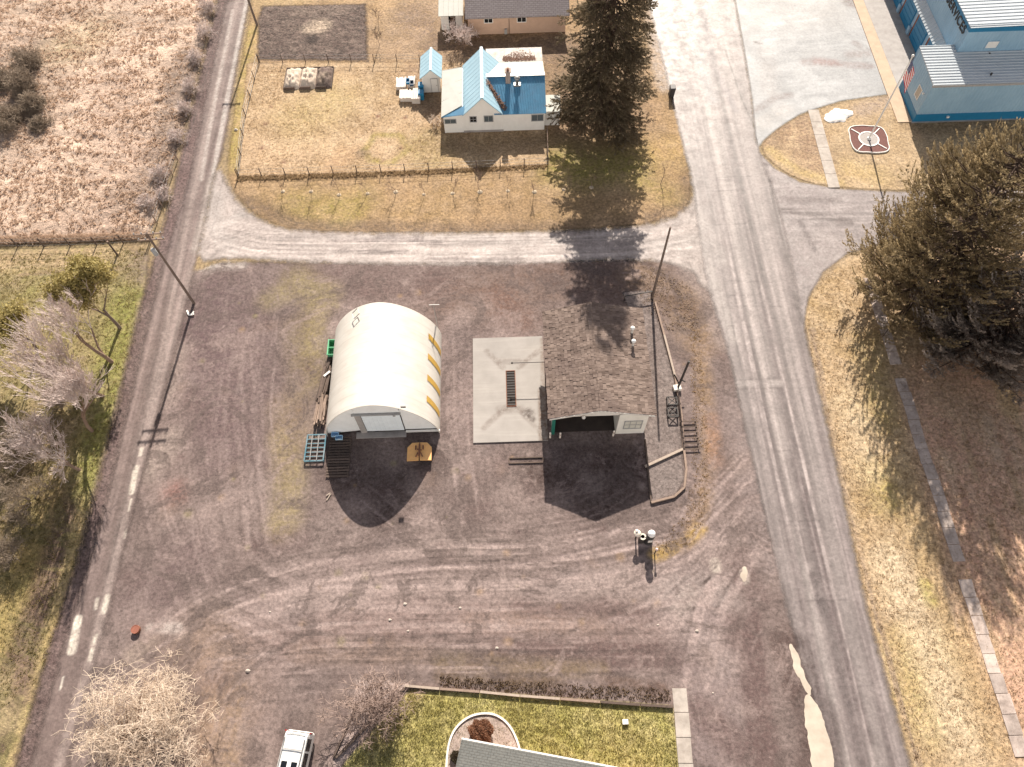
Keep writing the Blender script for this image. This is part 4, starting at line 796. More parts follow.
def shakes(eL, slope_v, along, n_rows, n_cols, L, mb, rng, thick=.05, up=None):
    """eL: eave start; along: unit vec along eave; slope_v: unit vec up slope; L=(eave length, slope length)"""
    nn = along.cross(slope_v).normalized()
    if nn.z < 0: nn = -nn
    rowh = L[1] / n_rows
    for j in range(n_rows):
        x = -rng.uniform(0, .1)
        while x < L[0]:
            w = rng.uniform(.13, .34); x1 = min(x + w, L[0]); xa = max(0, x)
            s0 = j * rowh - rng.uniform(0, .07); s1 = min(L[1], (j + 1) * rowh + .1); th = thick * rng.uniform(.7, 2.0)
            p = lambda u, s, h: eL + along * u + slope_v * s + nn * h
            v = [p(xa, s0, .0), p(x1 - .012, s0, .0), p(x1 - .012, s1, .0), p(xa, s1, .0), p(xa, s0, th), p(x1 - .012, s0, th), p(x1 - .012, s1, .006), p(xa, s1, .006)]
            fs = [(4, 5, 6, 7), (0, 1, 5, 4), (1, 2, 6, 5), (3, 0, 4, 7)]
            mb.add(v, fs, 0); x = x1
rf = MB(); rng = random.Random(5)
th = .12
for sgn, ex in ((1, gx0), (-1, gx1)):
    e = Vector((ex, gy0, ge)); rd = Vector((gm, gy0, gr)); sv = (rd - e); SL = sv.length; sv.normalize()
    a, b, c_, d = e, e + Vector((0, gy1 - gy0, 0)), Vector((gm, gy1, gr)), rd
    q4 = [a, b, c_, d]; dn = Vector((0, 0, -th))
    v = q4 + [p + dn for p in q4]
    fs = [(0, 1, 2, 3), (7, 6, 5, 4), (0, 4, 5, 1), (1, 5, 6, 2), (2, 6, 7, 3), (3, 7, 4, 0)]
    if sgn > 0: fs = [f[::-1] for f in fs]
    rf.add(v, fs)
    shakes(e - sv * .05, sv, Vector((0, 1, 0)), 15, 0, (gy1 - gy0, SL + .05), rf, rng)
for k in range(34):
    y = gy0 + k * (gy1 - gy0) / 34
    for s in (-1, 1): rf.add([(gm, y, gr + .07), (gm, y + .31, gr + .05), (gm + s * .17, y + .31, gr - .05), (gm + s * .17, y, gr - .03)], [(0, 1, 2, 3) if s < 0 else (3, 2, 1, 0)])
roofo = rf.build('roof', M_shake, gar)
# fascia boards of the front gable
m = MB()
for ex in (gx0, gx1): m.extrude([(ex, gy0 - .04, ge - .2), (ex, gy0 - .04, ge + .01), (gm, gy0 - .04, gr + .01), (gm, gy0 - .04, gr - .2)], (0, .035, 0))
m.build('gable_fascia', M_fascia, gar)
m = MB(); gz = lambda x: ge + (gr - ge) * (1 - abs(x - gm) / (gx1 - gm)) - .14
m.extrude([(wx0 + .2, wy0, 3.55), (wx1 - 2.4, wy0, 3.55), (wx1 - 2.4, wy0, gz(wx1 - 2.4)), (gm, wy0, gz(gm)), (wx0 + .2, wy0, gz(wx0 + .2))], (0, .12, 0)); m.build('gable_wall', M_fascia, gar)
m = MB().box(wx0, wx0 + .15, wy0 + .4, wy1, 0, ge - .05).box(wx0 + .152, wx1 - .152, wy1 - .15, wy1, 0, ge - .05).box(wx1 - .15, wx1, wy0 + .2, wy1, 0, ge - .05)
m.extrude([(wx0 + .1, wy1 - .148, ge - .048), (wx1 - .1, wy1 - .148, ge - .048), (gm, wy1 - .148, gr - .25)], (0, .14, 0))
m.build('wall', paint('garage_wall', (.42, .37, .32), .85, .15, 2, dirt=(.2, .15, .12), dirt_amt=.5), gar)
ox0 = wx1 - 2.35
M_off = paint('office_white', (.80, .77, .70), .6, .06, 2, dirt=(.5, .42, .35), dirt_amt=.3)
m = MB().box(ox0, wx1 - .0, wy0 - .02, wy0 + .12, .0, gz(wx1) - .1).box(ox0, ox0 + .12, wy0 + .122, wy0 + 4.2, 0, 3.4)
m.build('office_wall', M_off, gar)
window(gar, (ox0 + 1.25, wy0 - .02, 1.75), 1.5, 1.5, 'x', -1, M_greyp, paint('pale_glass', (.62, .60, .53), .3), bars=(3, 2))
MB().box(wx0 + .155, ox0 - .01, wy0 + .3, wy1 - .16, .0, .03).build('bay_floor', paint('oily_floor', (.05, .036, .03), .8, .3, 1), gar)
MB().box(wx0 - .06, wx0 + .2, wy0 + .1, wy0 + .36, 0, gz(wx0) - .05).build('corner_post', paint('green_paint', (.02, .16, .12), .5, .1, 3), gar)
MB().box(wx0 + .205, ox0 - .005, wy0 + .13, wy0 + .3, 3.25, 3.55).build('bay_beam', M_woodd, gar)
lm = MB(); lm.lathe([(.01, .3), (.05, .2), (.16, .0), (.14, -.02), (.001, .0)], (5.6, wy0 - .12, 3.6), 12); lm.bar((5.6, wy0 - .13, 3.85), (5.6, wy0 + .02, 3.9), .03); lm.build('gooseneck_lamp', M_trimw, gar)
for (px, py, z) in ((632, 331, 4.35), (633, 344, 4.35)):
    x, y = g2(px, py, z); m = MB(); m.lathe([(.11, -.35), (.11, .42), (.19, .44), (.19, .5), (.02, .6), (.001, .6)], (x, y, z), 14); m.build('vent_pipe', M_trimw, roofo)
# bollards
B0 = None; M_boll = paint('bollard_white', (.78, .70, .62), .5, .1, 6, dirt=(.45, .28, .2), dirt_amt=.5)
for (px, py), lab in zip(((550, 437.5), (560, 437.5), (613, 435.5)), ('white bollard at the outer left corner of the garage bay', 'white bollard just right of the green garage post', 'white bollard at the office side of the garage bay')):
    if B0 is None:
        B0 = thing('bollard', lab, 'bollard', (*g2(px, py), 0), 'bollards at the garage bay')
        m = MB(); m.lathe([(.085, -.05), (.085, .86), (.07, .93), (.03, .96), (.001, .965)], n=14); m.build('post', M_boll, B0, False)
        MB().lathe([(.089, .6), (.089, .72)], n=14).build('band', M_rust, B0, False)
    else: o = copy_tree(B0); o.location = (*g2(px, py), 0); o['label'] = lab
# slab with pit
sx0, sx1, sy0, sy1 = -3.37, 2.85, 25.2, 35.4
M_slab = NT('washed_concrete'); t = M_slab; co = t.coord()
c = t.mix(t.ramp(t.noise(co, .5, 6, .65), .35, .65), (.31, .285, .262), (.365, .335, .31)); c = t.mix(t.ramp(t.noise(t.scale(co, (.1, 1.2, 1)), 1.5, 5, .7), .5, .7, 0, .35), c, (.48, .44, .4))
at = t.n('Attribute', _attribute_name='paint'); c = t.mix(t.math('MULTIPLY', at.outputs['Alpha'], t.ramp(t.noise(co, 3, 5, .7), .35, .6, .3, 1.2), True), c, at.outputs['Color']); t.bsdf(c, .8, t.noise(co, 14, 4), .2, .02, spec=.25); M_slab = t.mat
gs = lambda p, r, c, a, s=.6: (GP(p), r, c, a, s)
dkk = (.17, .135, .115)
so = patch('concrete_slab', [(sx0, sy0), (sx1, sy0), (sx1, sy1), (sx0, sy1)], .0, M_slab, .12, .01, [gs([(487, 352), (503, 368)], .25, dkk, .5), gs([(538, 352), (519, 368)], .25, dkk, .5), gs([(506, 408), (484, 428)], .25, dkk, .5), gs([(517, 408), (540, 432)], .2, dkk, .4),
    gs([(528, 414)], .5, (.10, .08, .07), .8), gs([(533, 420)], .25, (.1, .08, .07), .7), gs([(544, 392), (545, 440)], .5, (.16, .115, .09), .85, .3), gs([(543, 340), (544, 392)], .25, (.22, .17, .14), .7), gs([(500, 362), (524, 362)], .3, dkk, .4), gs([(500, 410), (522, 410)], .35, dkk, .4)] + fan([(480, 390), (540, 390)], 25, 8, (.42, .38, .35), .35),
    label='pale concrete wash slab left of the garage', cat='slab', world=True)
for v in so.data.vertices: v.co.z = .11
m = MB().box(sx0, sx1, sy0, sy1, -.05, .1); tag(m.build('slab_base', M_conc2), 'edge of the pale concrete wash slab', 'slab', None, 'structure')
gt = thing('drain_grate', 'dark steel grate over the pit in the pale concrete slab', 'grate', (*g2(511, 388), .11))
ax, ay = g2(511, 389); m = MB()
m.box(ax - .36, ax + .36, ay - 1.7, ay + 1.7, .112, .12); m.build('pit', M_dark, gt)
m = MB(); m.box(ax - .42, ax - .36, ay - 1.76, ay + 1.76, .112, .16).box(ax + .36, ax + .42, ay - 1.76, ay + 1.76, .112, .16).box(ax - .358, ax + .358, ay - 1.76, ay - 1.7, .112, .16).box(ax - .358, ax + .358, ay + 1.7, ay + 1.76, .112, .16); m.build('rim', M_rust, gt)
m = MB()
for i in range(13): m.box(ax - .355, ax + .355, ay - 1.62 + i * .26, ay - 1.54 + i * .26, .122, .155)
m.build('bars', M_blackm, gt)
o = thing('wash_boom', 'thin pipe arm reaching over the slab from the garage eave', 'pipe', (*g2(545, 361), 0))
a = G(546, 362, 1.9); b = G(512, 363, 1.9); m = MB().tube([a, b], .03, 6); m.ball(b, .09, 6); m.build('arm', M_blackm, o); MB().tube([(a[0] + .02, a[1], 0.1), (a[0] + .02, a[1], 1.95)], .035, 6).build('post', M_blackm, o)
o = thing('wheel_stop', 'flat rusty steel wheel stop frame on the gravel below the slab', 'wheel stop', (*g2(527, 460), 0))
p = GP([(509, 458.5), (543, 457.5), (543, 462.5), (509, 463.5)]); m = MB()
for i in range(4): m.bar((*p[i], .06), (*p[(i + 1) % 4], .06), .07, .1)
m.build('rail', M_woodd, o)

# ---------------- white house with blue roofs
hs = thing('house', 'white house with patchwork blue metal roofs and pale lean-to', 'house', (-1, 65, 0))
M_blue = paint('blue_metal_roof', (.085, .25, .40), .42, .12, 1.5, .0, dirt=(.16, .17, .25), dirt_amt=.35, spec=.6)
M_lblue = paint('light_blue_metal_roof', (.36, .54, .64), .45, .06, 1.5, .0, spec=.6)
M_cream = paint('cream_membrane', (.42, .42, .385), .7, .07, 1, dirt=(.5, .46, .4), dirt_amt=.3)
hx0, hx1, hy0, hy1 = -6.4, 4.45, 61.25, 67.9
EV, PKZ, PX = 2.35, 4.55, -2.1
gl, gR = -4.25, -.02
wall = MB()
# gable front block and lean-to/wing walls (butted)
wall.extrude([(gl + .12, hy0, 0), (gR - .1, hy0, 0), (gR - .1, hy0, EV - .05), (PX, hy0, PKZ - .2), (gl + .12, hy0, EV - .05)], (0, hy1 + .7 - hy0, 0))
wall.build('wall', M_white, hs)
MB().extrude([(hx0 + .15, hy0 + .02, 0), (gl + .115, hy0 + .02, 0), (gl + .115, hy0 + .02, 2.42), (hx0 + .15, hy0 + .02, 2.1)], (0, 7.0, 0)).build('lean_to_wall', M_white, hs)
MB().extrude([(gR - .097, hy0 + .03, 0), (gR - .097, hy0 + .03, EV - .06), (gR - .097, 65.0, 3.92), (gR - .097, 68.4, 2.55), (gR - .097, 68.4, 0)], (hx1 - .15 - gR + .097, 0, 0)).build('wing_wall', M_white, hs)
m = MB(); ribbed(m, (gl, hy0 - .15, EV), (PX, hy0 - .15, PKZ), (PX, 68.8, PKZ), (gl, 68.8, EV), 8, rh=.03)
m = MB()
def pitched(m, ex, ez, y0, y1, n=12):
    if ex < PX: ribbed(m, (ex, y1, ez), (ex, y0, ez), (PX, y0, PKZ), (PX, y1, PKZ), n, rh=.014)
    else: ribbed(m, (ex, y0, ez), (ex, y1, ez), (PX, y1, PKZ), (PX, y0, PKZ), n, rh=.014)
pitched(m, gl, EV, hy0 - .15, 68.8); pitched(m, gR, EV, hy0 - .15, 68.8)
m.bar((PX, hy0 - .15, PKZ + .03), (PX, 68.8, PKZ + .03), .28, .05)
rfm = m.build('roof', M_lblue, hs)
m = MB(); a = Vector((gl - .02, 62.2, 2.62)); ribbed(m, (hx0 - .05, 68.2, 2.3), (hx0 - .05, hy0 - .1, 2.2), (gl - .02, 62.3, 2.66), (gl - .02, 68.2, 2.66), 3, rh=.015); m.build('lean_to_roof', M_cream, hs)
m = MB(); m.extrude([(hx0 - .05, hy0 - .12, 2.16), (gl + .2, hy0 - .12, EV + .1), (gl + .25, hy0 + .9, 2.72), (hx0 + .2, hy0 - .02, 2.28)], (0, 0, .035)); m.build('verge_flashing', M_blue, hs)
m = MB(); ribbed(m, (gR - .9, hy0 - .12, EV - .02), (hx1, hy0 - .12, EV - .02), (hx1, 65.0, 4.02), (PX + .3, 65.0, 4.02), 22, rh=.035); m.build('wing_roof', M_blue, hs)
m = MB(); ribbed(m, (hx1, 68.8, 2.6), (PX + 1.0, 68.8, 2.6), (PX + .3, 65.01, 4.02), (hx1, 65.01, 4.02), 8, rh=.02)
m.build('back_roof', M_cream, hs)
MB().bar((PX + .3, 65.0, 4.06), (hx1, 65.0, 4.06), .45, .05).build('ridge_cap', M_trimw, hs)
m = MB(); m.box(-1.5, 4.3, 68.802, 71.2, 0, 2.3); m.build('porch_wall', M_white, hs)
m = MB(); ribbed(m, (4.45, 71.4, 2.35), (-1.7, 71.4, 2.35), (-1.7, 68.81, 2.62), (4.45, 68.81, 2.62), 6, rh=.015); m.build('porch_roof', paint('stained_white_roof', (.50, .455, .41), .75, .08, 1, dirt=(.22, .14, .11), dirt_amt=.95), hs)
# valley leaves, chimney, vent
x, y = g2(468 + 32, 75, 4.2)
ch = MB(); ch.box(.35, .85, 64.15, 64.65, 3.4, 5.0).box(.27, .93, 64.07, 64.73, 5.001, 5.1); cho = ch.build('chimney', paint('grey_brown_brick', (.36, .28, .24), .9, .25, 9, bump=.4), hs)
MB().box(.48, .72, 64.28, 64.52, 5.102, 5.35).build('flue', M_rust, cho)
m = MB(); m.lathe([(.16, -.3), (.16, .5), (.30, .52), (.30, .62), (.05, .78), (.001, .78)], (1.55, 64.1, 3.75), 16); m.box(1.2, 1.9, 63.8, 64.4, 3.5, 3.72); m.build('vent_stack', M_grey, hs)
m = MB()
lr_ = random.Random(2)
for i in range(500):
    f = lr_.random(); x = PX + .55 + f * 1.5 + lr_.gauss(0, .09) + .25 * f; y = 64.2 - f * 2.6 + lr_.gauss(0, .15); z = max(EV + (y - hy0) * .445, PKZ - (x - PX) * 1.06) + .08
    s = lr_.uniform(.08, .2); a = lr_.uniform(0, 6.28); m.face([(x, y, z), (x + s * math.cos(a), y + s * math.sin(a), z + lr_.uniform(0, .06)), (x + s * math.cos(a + 1.2), y + s * math.sin(a + 1.2), z + lr_.uniform(0, .08))])
for i in range(900):
    u = lr_.random(); x = .2 + 3.4 * lr_.random(); y = 68.95 + abs(lr_.gauss(0, .75)) * (1 - .25 * abs(x - 2)); y = min(y, 71.2); z = 2.35 + (71.4 - y) * .104 + .02
    s = lr_.uniform(.07, .17); a = lr_.uniform(0, 6.28); m.face([(x, y, z), (x + s * math.cos(a), y + s * math.sin(a), z + lr_.uniform(0, .05)), (x + s * math.cos(a + 1.2), y + s * math.sin(a + 1.2), z + lr_.uniform(0, .05))])
lit = m.build('leaf_litter', paint('brown_leaves', (.17, .095, .065), .95, .3, 6, island=.4), hs); lit['kind'] = 'stuff'
window(hs, (-5.55, hy0 + .02, 1.55), 1.25, .62, 'x', -1, M_greyp, M_glass, bars=(2, 1))
window(hs, (-3.15, hy0, 1.75), .75, .8, 'x', -1, M_greyp, M_glassd, bars=(2, 2))
window(hs, (-1.55, hy0, 1.75), 1.0, .85, 'x', -1, M_greyp, M_glass, bars=(2, 1))
window(hs, (3.55, hy0 + .03, 1.65), 1.3, .9, 'x', -1, M_greyp, M_glass, bars=(2, 1))
m = MB().box(hx1 - .148, hx1 + 1.5, 61.9, 64, 0, 2.0); m.build('side_porch', M_white, hs)
MB().box(hx1 - .145, hx1 + 1.6, 61.6, 64.1, 2.003, 2.1).build('side_porch_roof', M_cream, hs)
MB().box(gl + .02, gR, hy0 - .05, hy0 - .004, 0, .25).build('plinth', M_conc2, hs)
# shed
sd = thing('garden_shed', 'small white shed with a light blue gable roof left of the house', 'shed', (-7.6, 69, 0))
MB().extrude([(-8.72, 67.55, 0), (-6.82, 67.55, 0), (-6.82, 67.55, 2.0), (-7.62, 67.55, 2.95), (-8.72, 67.55, 2.0)], (0, 3.2, 0)).build('wall', M_white, sd)
m = MB(); ribbed(m, (-8.92, 70.95, 1.95), (-8.92, 67.35, 1.95), (-7.62, 67.35, 3.08), (-7.62, 70.95, 3.08), 6, rh=.014); ribbed(m, (-6.52, 67.35, 1.95), (-6.52, 70.95, 1.95), (-7.62, 70.95, 3.08), (-7.62, 67.35, 3.08), 6, rh=.014); m.bar((-7.62, 67.35, 3.1), (-7.62, 70.95, 3.1), .22, .04); m.build('roof', M_lblue, sd)
d = MB().box(-7.75, -7.05, 67.5, 67.545, .08, 1.8).build('door', M_trimw, sd); MB().box(-7.79, -7.755, 67.48, 67.54, .05, 1.85).box(-7.045, -7.01, 67.48, 67.54, .05, 1.85).box(-7.754, -7.046, 67.48, 67.54, 1.801, 1.85).build('door_frame', M_greyp, sd)
MB().ball((-7.15, 67.47, .95), .035, 6).build('handle', M_blackm, d)
# tarp covered stack with blue bits
tp = thing('tarp_pile', 'pile of pale boards and white sheets beside the garden shed', 'pile', (*g2(409, 92), 0)); r3 = random.Random(8); m = MB()
for i, (px, py, w, l, z) in enumerate(((402, 86, 1.1, 1.4, .5), (410, 98, 2.0, 1.2, .55), (404, 97, .9, 1.1, .42), (417, 99, .9, 1.5, .72), (412, 85, .8, 1.2, .6))):
    x, y = g2(px, py); m.box(x - w / 2, x + w / 2, y - l / 2, y + l / 2, 0, z, rz=r3.uniform(-.15, .15)); 
    for k in range(4): m.box(x - w / 2 + k * w / 4, x - w / 2 + k * w / 4 + .2, y - l / 2 - .1, y + l / 2 + .1, z + .003, z + .04 + .01 * k, rz=r3.uniform(-.1, .1))
m.build('boards', paint('pale_sheet', (.62, .56, .50), .7, .12, 3, island=.15), tp)
def wheelie(name, label, px, py, col, h=1.05, group=None):
    x, y = g2(px, py); o = thing(name, label, 'bin', (x, y, 0), group); m = MB()
    b = [(-.24, -.27), (.24, -.27), (.24, .27), (-.24, .27)]; n = [(u * 1.2, v * 1.25) for u, v in b]
    v = [(x + u, y + w, .05) for u, w in b] + [(x + u, y + w, h * .92) for u, w in n]; m.add(v, [(3, 2, 1, 0), (4, 5, 6, 7), (0, 1, 5, 4), (1, 2, 6, 5), (2, 3, 7, 6), (3, 0, 4, 7)]); m.build('body', col, o)
    m = MB(); m.add([(x - .32, y - .38, h * .925), (x + .32, y - .38, h * .925), (x + .32, y + .36, h * .925), (x - .32, y + .36, h * .925), (x - .26, y - .3, h), (x + .26, y - .3, h), (x + .26, y + .3, h * 1.03), (x - .26, y + .3, h * 1.03)], [(3, 2, 1, 0), (4, 5, 6, 7), (0, 1, 5, 4), (1, 2, 6, 5), (2, 3, 7, 6), (3, 0, 4, 7)]); m.build('lid', col, o)
    for s in (-1, 1): MB().tube([(x + s * .2, y + .3, .11), (x + s * .27, y + .3, .11)], .11, 12, smooth=False).build('wheel', M_black, o)
M_bbin = paint('blue_plastic', (.015, .20, .38), .45, .1, 3); M_dbin = paint('dark_plastic', (.05, .045, .045), .5, .1, 3)
wheelie('wheelie_bin', 'blue plastic bin against the pile beside the shed, farther one', 422, 92, M_bbin, 1.1); wheelie('wheelie_bin', 'blue plastic bin at the near end of the board pile', 422, 99, M_bbin, 1.0)
wheelie('wheelie_bin', 'dark bin standing on gravel at the main road edge', 671, 96, M_dbin, 1.25)
for px, py, l in ((408, 82, 'bright blue crate on top of the board pile'), (412, 84, 'dark blue crate on the board pile edge')):
    x, y = g2(px, py, .66); o = MB().box(x - .2, x + .2, y - .35, y + .35, .65, .68).box(x - .2, x - .17, y - .35, y + .35, .681, .9).box(x + .17, x + .2, y - .35, y + .35, .681, .9).box(x - .169, x + .169, y - .35, y - .32, .681, .9).box(x - .169, x + .169, y + .32, y + .35, .681, .9).build('crate', M_bbin if 'bright' in l else paint('navy_plastic', (.02, .06, .12), .5)); tag(o, l, 'crate')
# ---------------- pink house + white shed
ph = thing('house', 'pink house with a grey shingle roof at the top edge', 'house', (1.8, 80, 0))
M_pink = paint('pink_stucco', (.52, .36, .27), .85, .08, 1.5)
MB().extrude([(-3.7, 77.0, 0), (-3.7, 77.0, 2.35), (-3.7, 81.0, 4.1), (-3.7, 85, 2.35), (-3.7, 85, 0)], (11.2, 0, 0)).build('wall', M_pink, ph)
t = NT('grey_asphalt_shingles'); co = t.coord(); bk = t.n('TexBrick', Vector=co, Scale=1., Mortar__Size=.03); bk.inputs['Brick Width'].default_value = .5; bk.inputs['Row Height'].default_value = .22
for k, c in (('Color1', (.27, .24, .24)), ('Color2', (.22, .19, .19)), ('Mortar', (.13, .11, .11))): bk.inputs[k].default_value = (*c, 1)
t.bsdf(t.mix(t.ramp(t.noise(co, 5, 6, .8), .3, .7, 0, .5), bk.outputs[0], (.30, .26, .25)), .9, bk.outputs[1], .3, .03, spec=.2); M_ash = t.mat
m = MB(); ribbed(m, (-4.0, 76.6, 2.35), (7.9, 76.6, 2.35), (7.9, 81, 4.3), (-4.0, 81, 4.3), 1, th=.14, rh=.0); ribbed(m, (7.9, 85.4, 2.35), (-4.0, 85.4, 2.35), (-4.0, 81, 4.3), (7.9, 81, 4.3), 1, th=.14, rh=.0); m.build('roof', M_ash, ph)
window(ph, (-1.35, 77.0, 1.75), 1.05, .62, 'x', -1, M_trimw, M_glassd, bars=(2, 1)); window(ph, (2.45, 77.0, 1.75), 1.1, .68, 'x', -1, M_trimw, M_glassd, bars=(2, 1))
MB().box(.45, .75, 76.75, 76.99, .1, .7).build('meter_box', M_greyp, ph); MB().tube([(1.0, 76.95, 0), (1.0, 76.95, 1.9)], .03, 6).build('pipe', M_blackm, ph)
ws = thing('storage_shed', 'tall white shed with an open dark doorway beside the pink house', 'shed', (-5.6, 79.5, 0))
m = MB().box(-6.85, -5.95, 77.9, 78.0, .1, 2.1).box(-5.15, -4.4, 77.9, 78.0, .1, 2.1).box(-6.85, -6.75, 78.002, 81, .1, 2.1).box(-4.5, -4.4, 78.002, 81, .1, 2.1).box(-6.748, -4.502, 80.9, 81, .1, 2.1).box(-5.948, -5.152, 77.9, 78, 1.95, 2.1); m.build('wall', M_white, ws)
m = MB(); ribbed(m, (-7.05, 77.5, 2.15), (-4.2, 77.5, 2.15), (-4.2, 81.3, 2.55), (-7.05, 81.3, 2.55), 5, rh=.03); m.build('roof', M_cream, ws); MB().box(-6.74, -4.51, 78.0, 80.9, .02, .1).build('floor', M_dark, ws); MB().box(-6.0, -5.1, 77.2, 77.88, .0, .06).build('ramp', M_woodd, ws)
MB().box(-5.8, -5.3, 78.6, 79.4, .1, .9).box(-5.9, -5.2, 79.6, 80.2, .1, 1.3).build('shelf', M_wood, ws)
# straw bins in the yard
cb = thing('compost_bin', 'three bay straw filled compost bin of dark boards in the yard', 'compost bin', (*g2(309, 80), 0)); r3 = random.Random(4)
x0, y0 = g2(284, 90); x1, y1 = g2(334, 68); m = MB()
m.box(x0, x1, y1 - .1, y1, 0, .25)
for i in range(4): xx = x0 + (x1 - x0) * i / 3; m.box(xx - .06, xx + .06, y0, y1 - .102, 0, .22)
for i in range(3): xa = x0 + (x1 - x0) * i / 3 + .07; m.box(xa, xa + 1.15, y0 - .05, y0 + .04, .0, .36)
m.build('boards', M_woodd, cb)
def heap(xc, yc, rx, ry, h, seed, mat, name, parent):
    n = 26; v = []; rr2 = []
    xs = np.linspace(-1, 1, n); X, Y = np.meshgrid(xs, xs); hh = np.clip(1 - X ** 4, 0, 1) * np.clip(1 - Y ** 4, 0, 1) * h * (.5 + fbm(X * 4 + seed, Y * 4, seed) * 1.1)
    v = np.stack([xc + X * rx, yc + Y * ry, hh + .02], -1).reshape(-1, 3); I = np.arange(n * n).reshape(n, n); f = np.stack([I[:-1, :-1], I[:-1, 1:], I[1:, 1:], I[1:, :-1]], -1).reshape(-1, 4)
    o = np_mesh(name, v - np.array(parent.location), f, mat, parent); return o
M_straw = paint('pale_straw', (.60, .50, .40), .95, .2, 3, bump=.8, dirt=(.2, .13, .1), dirt_amt=.7); M_comp = paint('dark_compost', (.14, .10, .085), .95, .4, 5, bump=.9, dirt=(.35, .28, .2), dirt_amt=.6)
for i in range(3): w = (x1 - x0) / 3; heap(x0 + w * (i + .5), (y0 + y1) / 2, w * .53, (y1 - y0) * .50, .62, i + 3, M_comp if i == 2 else M_straw, 'straw' if i < 2 else 'compost', cb)
# ---------------- blue shop
sh = thing('metal_shop', 'blue metal shop with white ribbed roofs and black wall lettering', 'shop', (52, 68, 0))
t = NT('pale_blue_ribbed_wall'); co = t.coord(); wv = t.n('TexWave', Vector=t.scale(co, (1, 1, 0)), Scale=1.6, _wave_type='BANDS'); wv.bands_direction = 'DIAGONAL'
t.bsdf(t.mix(t.ramp(t.noise(co, .5, 4), .35, .65), (.25, .40, .53), (.30, .46, .59)), .5, wv.outputs[1], .5, .05, spec=.4); M_sw = t.mat
M_sb = paint('deep_blue_band', (.012, .17, .33), .45, .08, 2); M_sroof = paint('galvalume_roof', (.46, .50, .53), .5, .06, 1, .0, dirt=(.4, .4, .4), dirt_amt=.2, spec=.6)
lx0, ly0, ly1, lz0, lz1 = 43.3, 60.65, 65.9, 4.85, 5.2
m = MB(); m.extrude([(lx0, ly0, 1.0), (lx0, ly1, 1.0), (lx0, ly1, lz1 - .1), (lx0, ly0, lz0 - .1)], (26, 0, 0)); m.build('wall', M_sw, sh)
m = MB().box(lx0 - .03, lx0 + 26, ly0 - .03, ly1, .05, .998); m.build('wainscot', M_sb, sh)
MB().box(lx0 - .15, lx0 + 26, ly0 - .2, ly1, .0, .06).build('foundation', M_conc2, sh)
m = MB(); ribbed(m, (lx0 - .15, ly1, lz1), (lx0 - .15, ly0 - .2, lz0), (lx0 + 26, ly0 - .2, lz0), (lx0 + 26, ly1, lz1), 14, th=.1, rw=.09, rh=.07); m.build('low_roof', M_sroof, sh)
m = MB().box(lx0 - .22, lx0 + 26, ly0 - .3, ly0 - .205, lz0 - .2, lz0 + .02); m.build('gutter', M_greyp, sh)
uy0 = g2(957, 52, 5.15)[1]; ux0 = g2(957, 52, 5.15)[0]
uz = min(np.arange(5.5, 11, .05), key=lambda z: abs(g2(969, 27, z)[1] - uy0))
sv = min(((abs(g2(963, 35, z)[0] - ux0), z) for z in np.arange(4, 9, .05)))[1]; SY = g2(963, 35, sv)[1]; SZ = sv; print('shop', ux0, uy0, uz, SY, SZ)
m = MB().box(ux0, 70, uy0, 110, 5.3 - 5.2, uz - .55); m.build('upper_wall', M_sw, sh)
m = MB().box(ux0 - .04, 70, uy0 - .04, 110, uz - .548, uz - .05); m.build('fascia_band', M_sb, sh)
m = MB(); ribbed(m, (ux0 - .1, 110, uz + .0), (ux0 - .1, uy0 - .12, uz), (70, uy0 - .12, uz + .5), (70, 110, uz + .5), 90, th=.045, rw=.09, rh=.07); m.build('upper_roof', M_sroof, sh)
m = MB(); ribbed(m, (46.0, 110, 3.55), (46.0, uy0 + .3, 3.55), (ux0 - .01, uy0 + .3, 4.35), (ux0 - .01, 110, 4.35), 90, th=.07, rw=.1, rh=.06); m.build('awning', M_sroof, sh)
MB().box(46.0, ux0 - .01, uy0 + .22, uy0 + .29, 3.3, 3.5).build('awning_end', M_greyp, sh)
for i in range(9):
    y = 67.2 + i * 3.9
    d = MB(); d.box(ux0 - .1, ux0 - .005, y, y + 2.9, .1, 3.0)
    for k in range(5): d.box(ux0 - .13, ux0 - .101, y + .05, y + 2.85, .2 + k * .57, .7 + k * .57)
    d.build('bay_door', M_sb, sh)
    MB().box(46.75, ux0 - .01, y + 3.0, y + 3.35, .1, 3.5).build('pier', paint('red_brown_pier', (.20, .075, .05), .7, .2, 3), sh)
    MB().box(46.5, 46.95, y + 3.35, y + 3.85, .08, .95).build('planter_pier', M_sw, sh)
window(sh, (lx0, 62.3, 2.45), .95, 1.3, 'y', -1, M_trimw, paint('tan_blind', (.48, .42, .34), .5), bars=(1, 1)); window(sh, (ux0 + 3.2, uy0, 5.9), 1.3, .9, 'x', -1, M_sw, M_trimw, bars=(1, 1))
for px, py in ((914, 92), (947, 117)): 
    pass
m = MB().box(lx0 - .16, lx0 - .002, 61.3, 61.45, 3.0, 3.2).build('wall_lamp', M_trimw, sh); m = MB().box(46.6, 46.85, ly0 - .2, ly0 - .032, .55, .72).build('hose_bib', M_trimw, sh)
for px, py in ((990, 76), (988, 56)):
    x, y = g2(px, py, 4.8); m = MB(); m.lathe([(.1, -.3), (.1, .35), (.001, .36)], (x, y, 4.8), 10); m.build('roof_vent', M_blackm, sh)
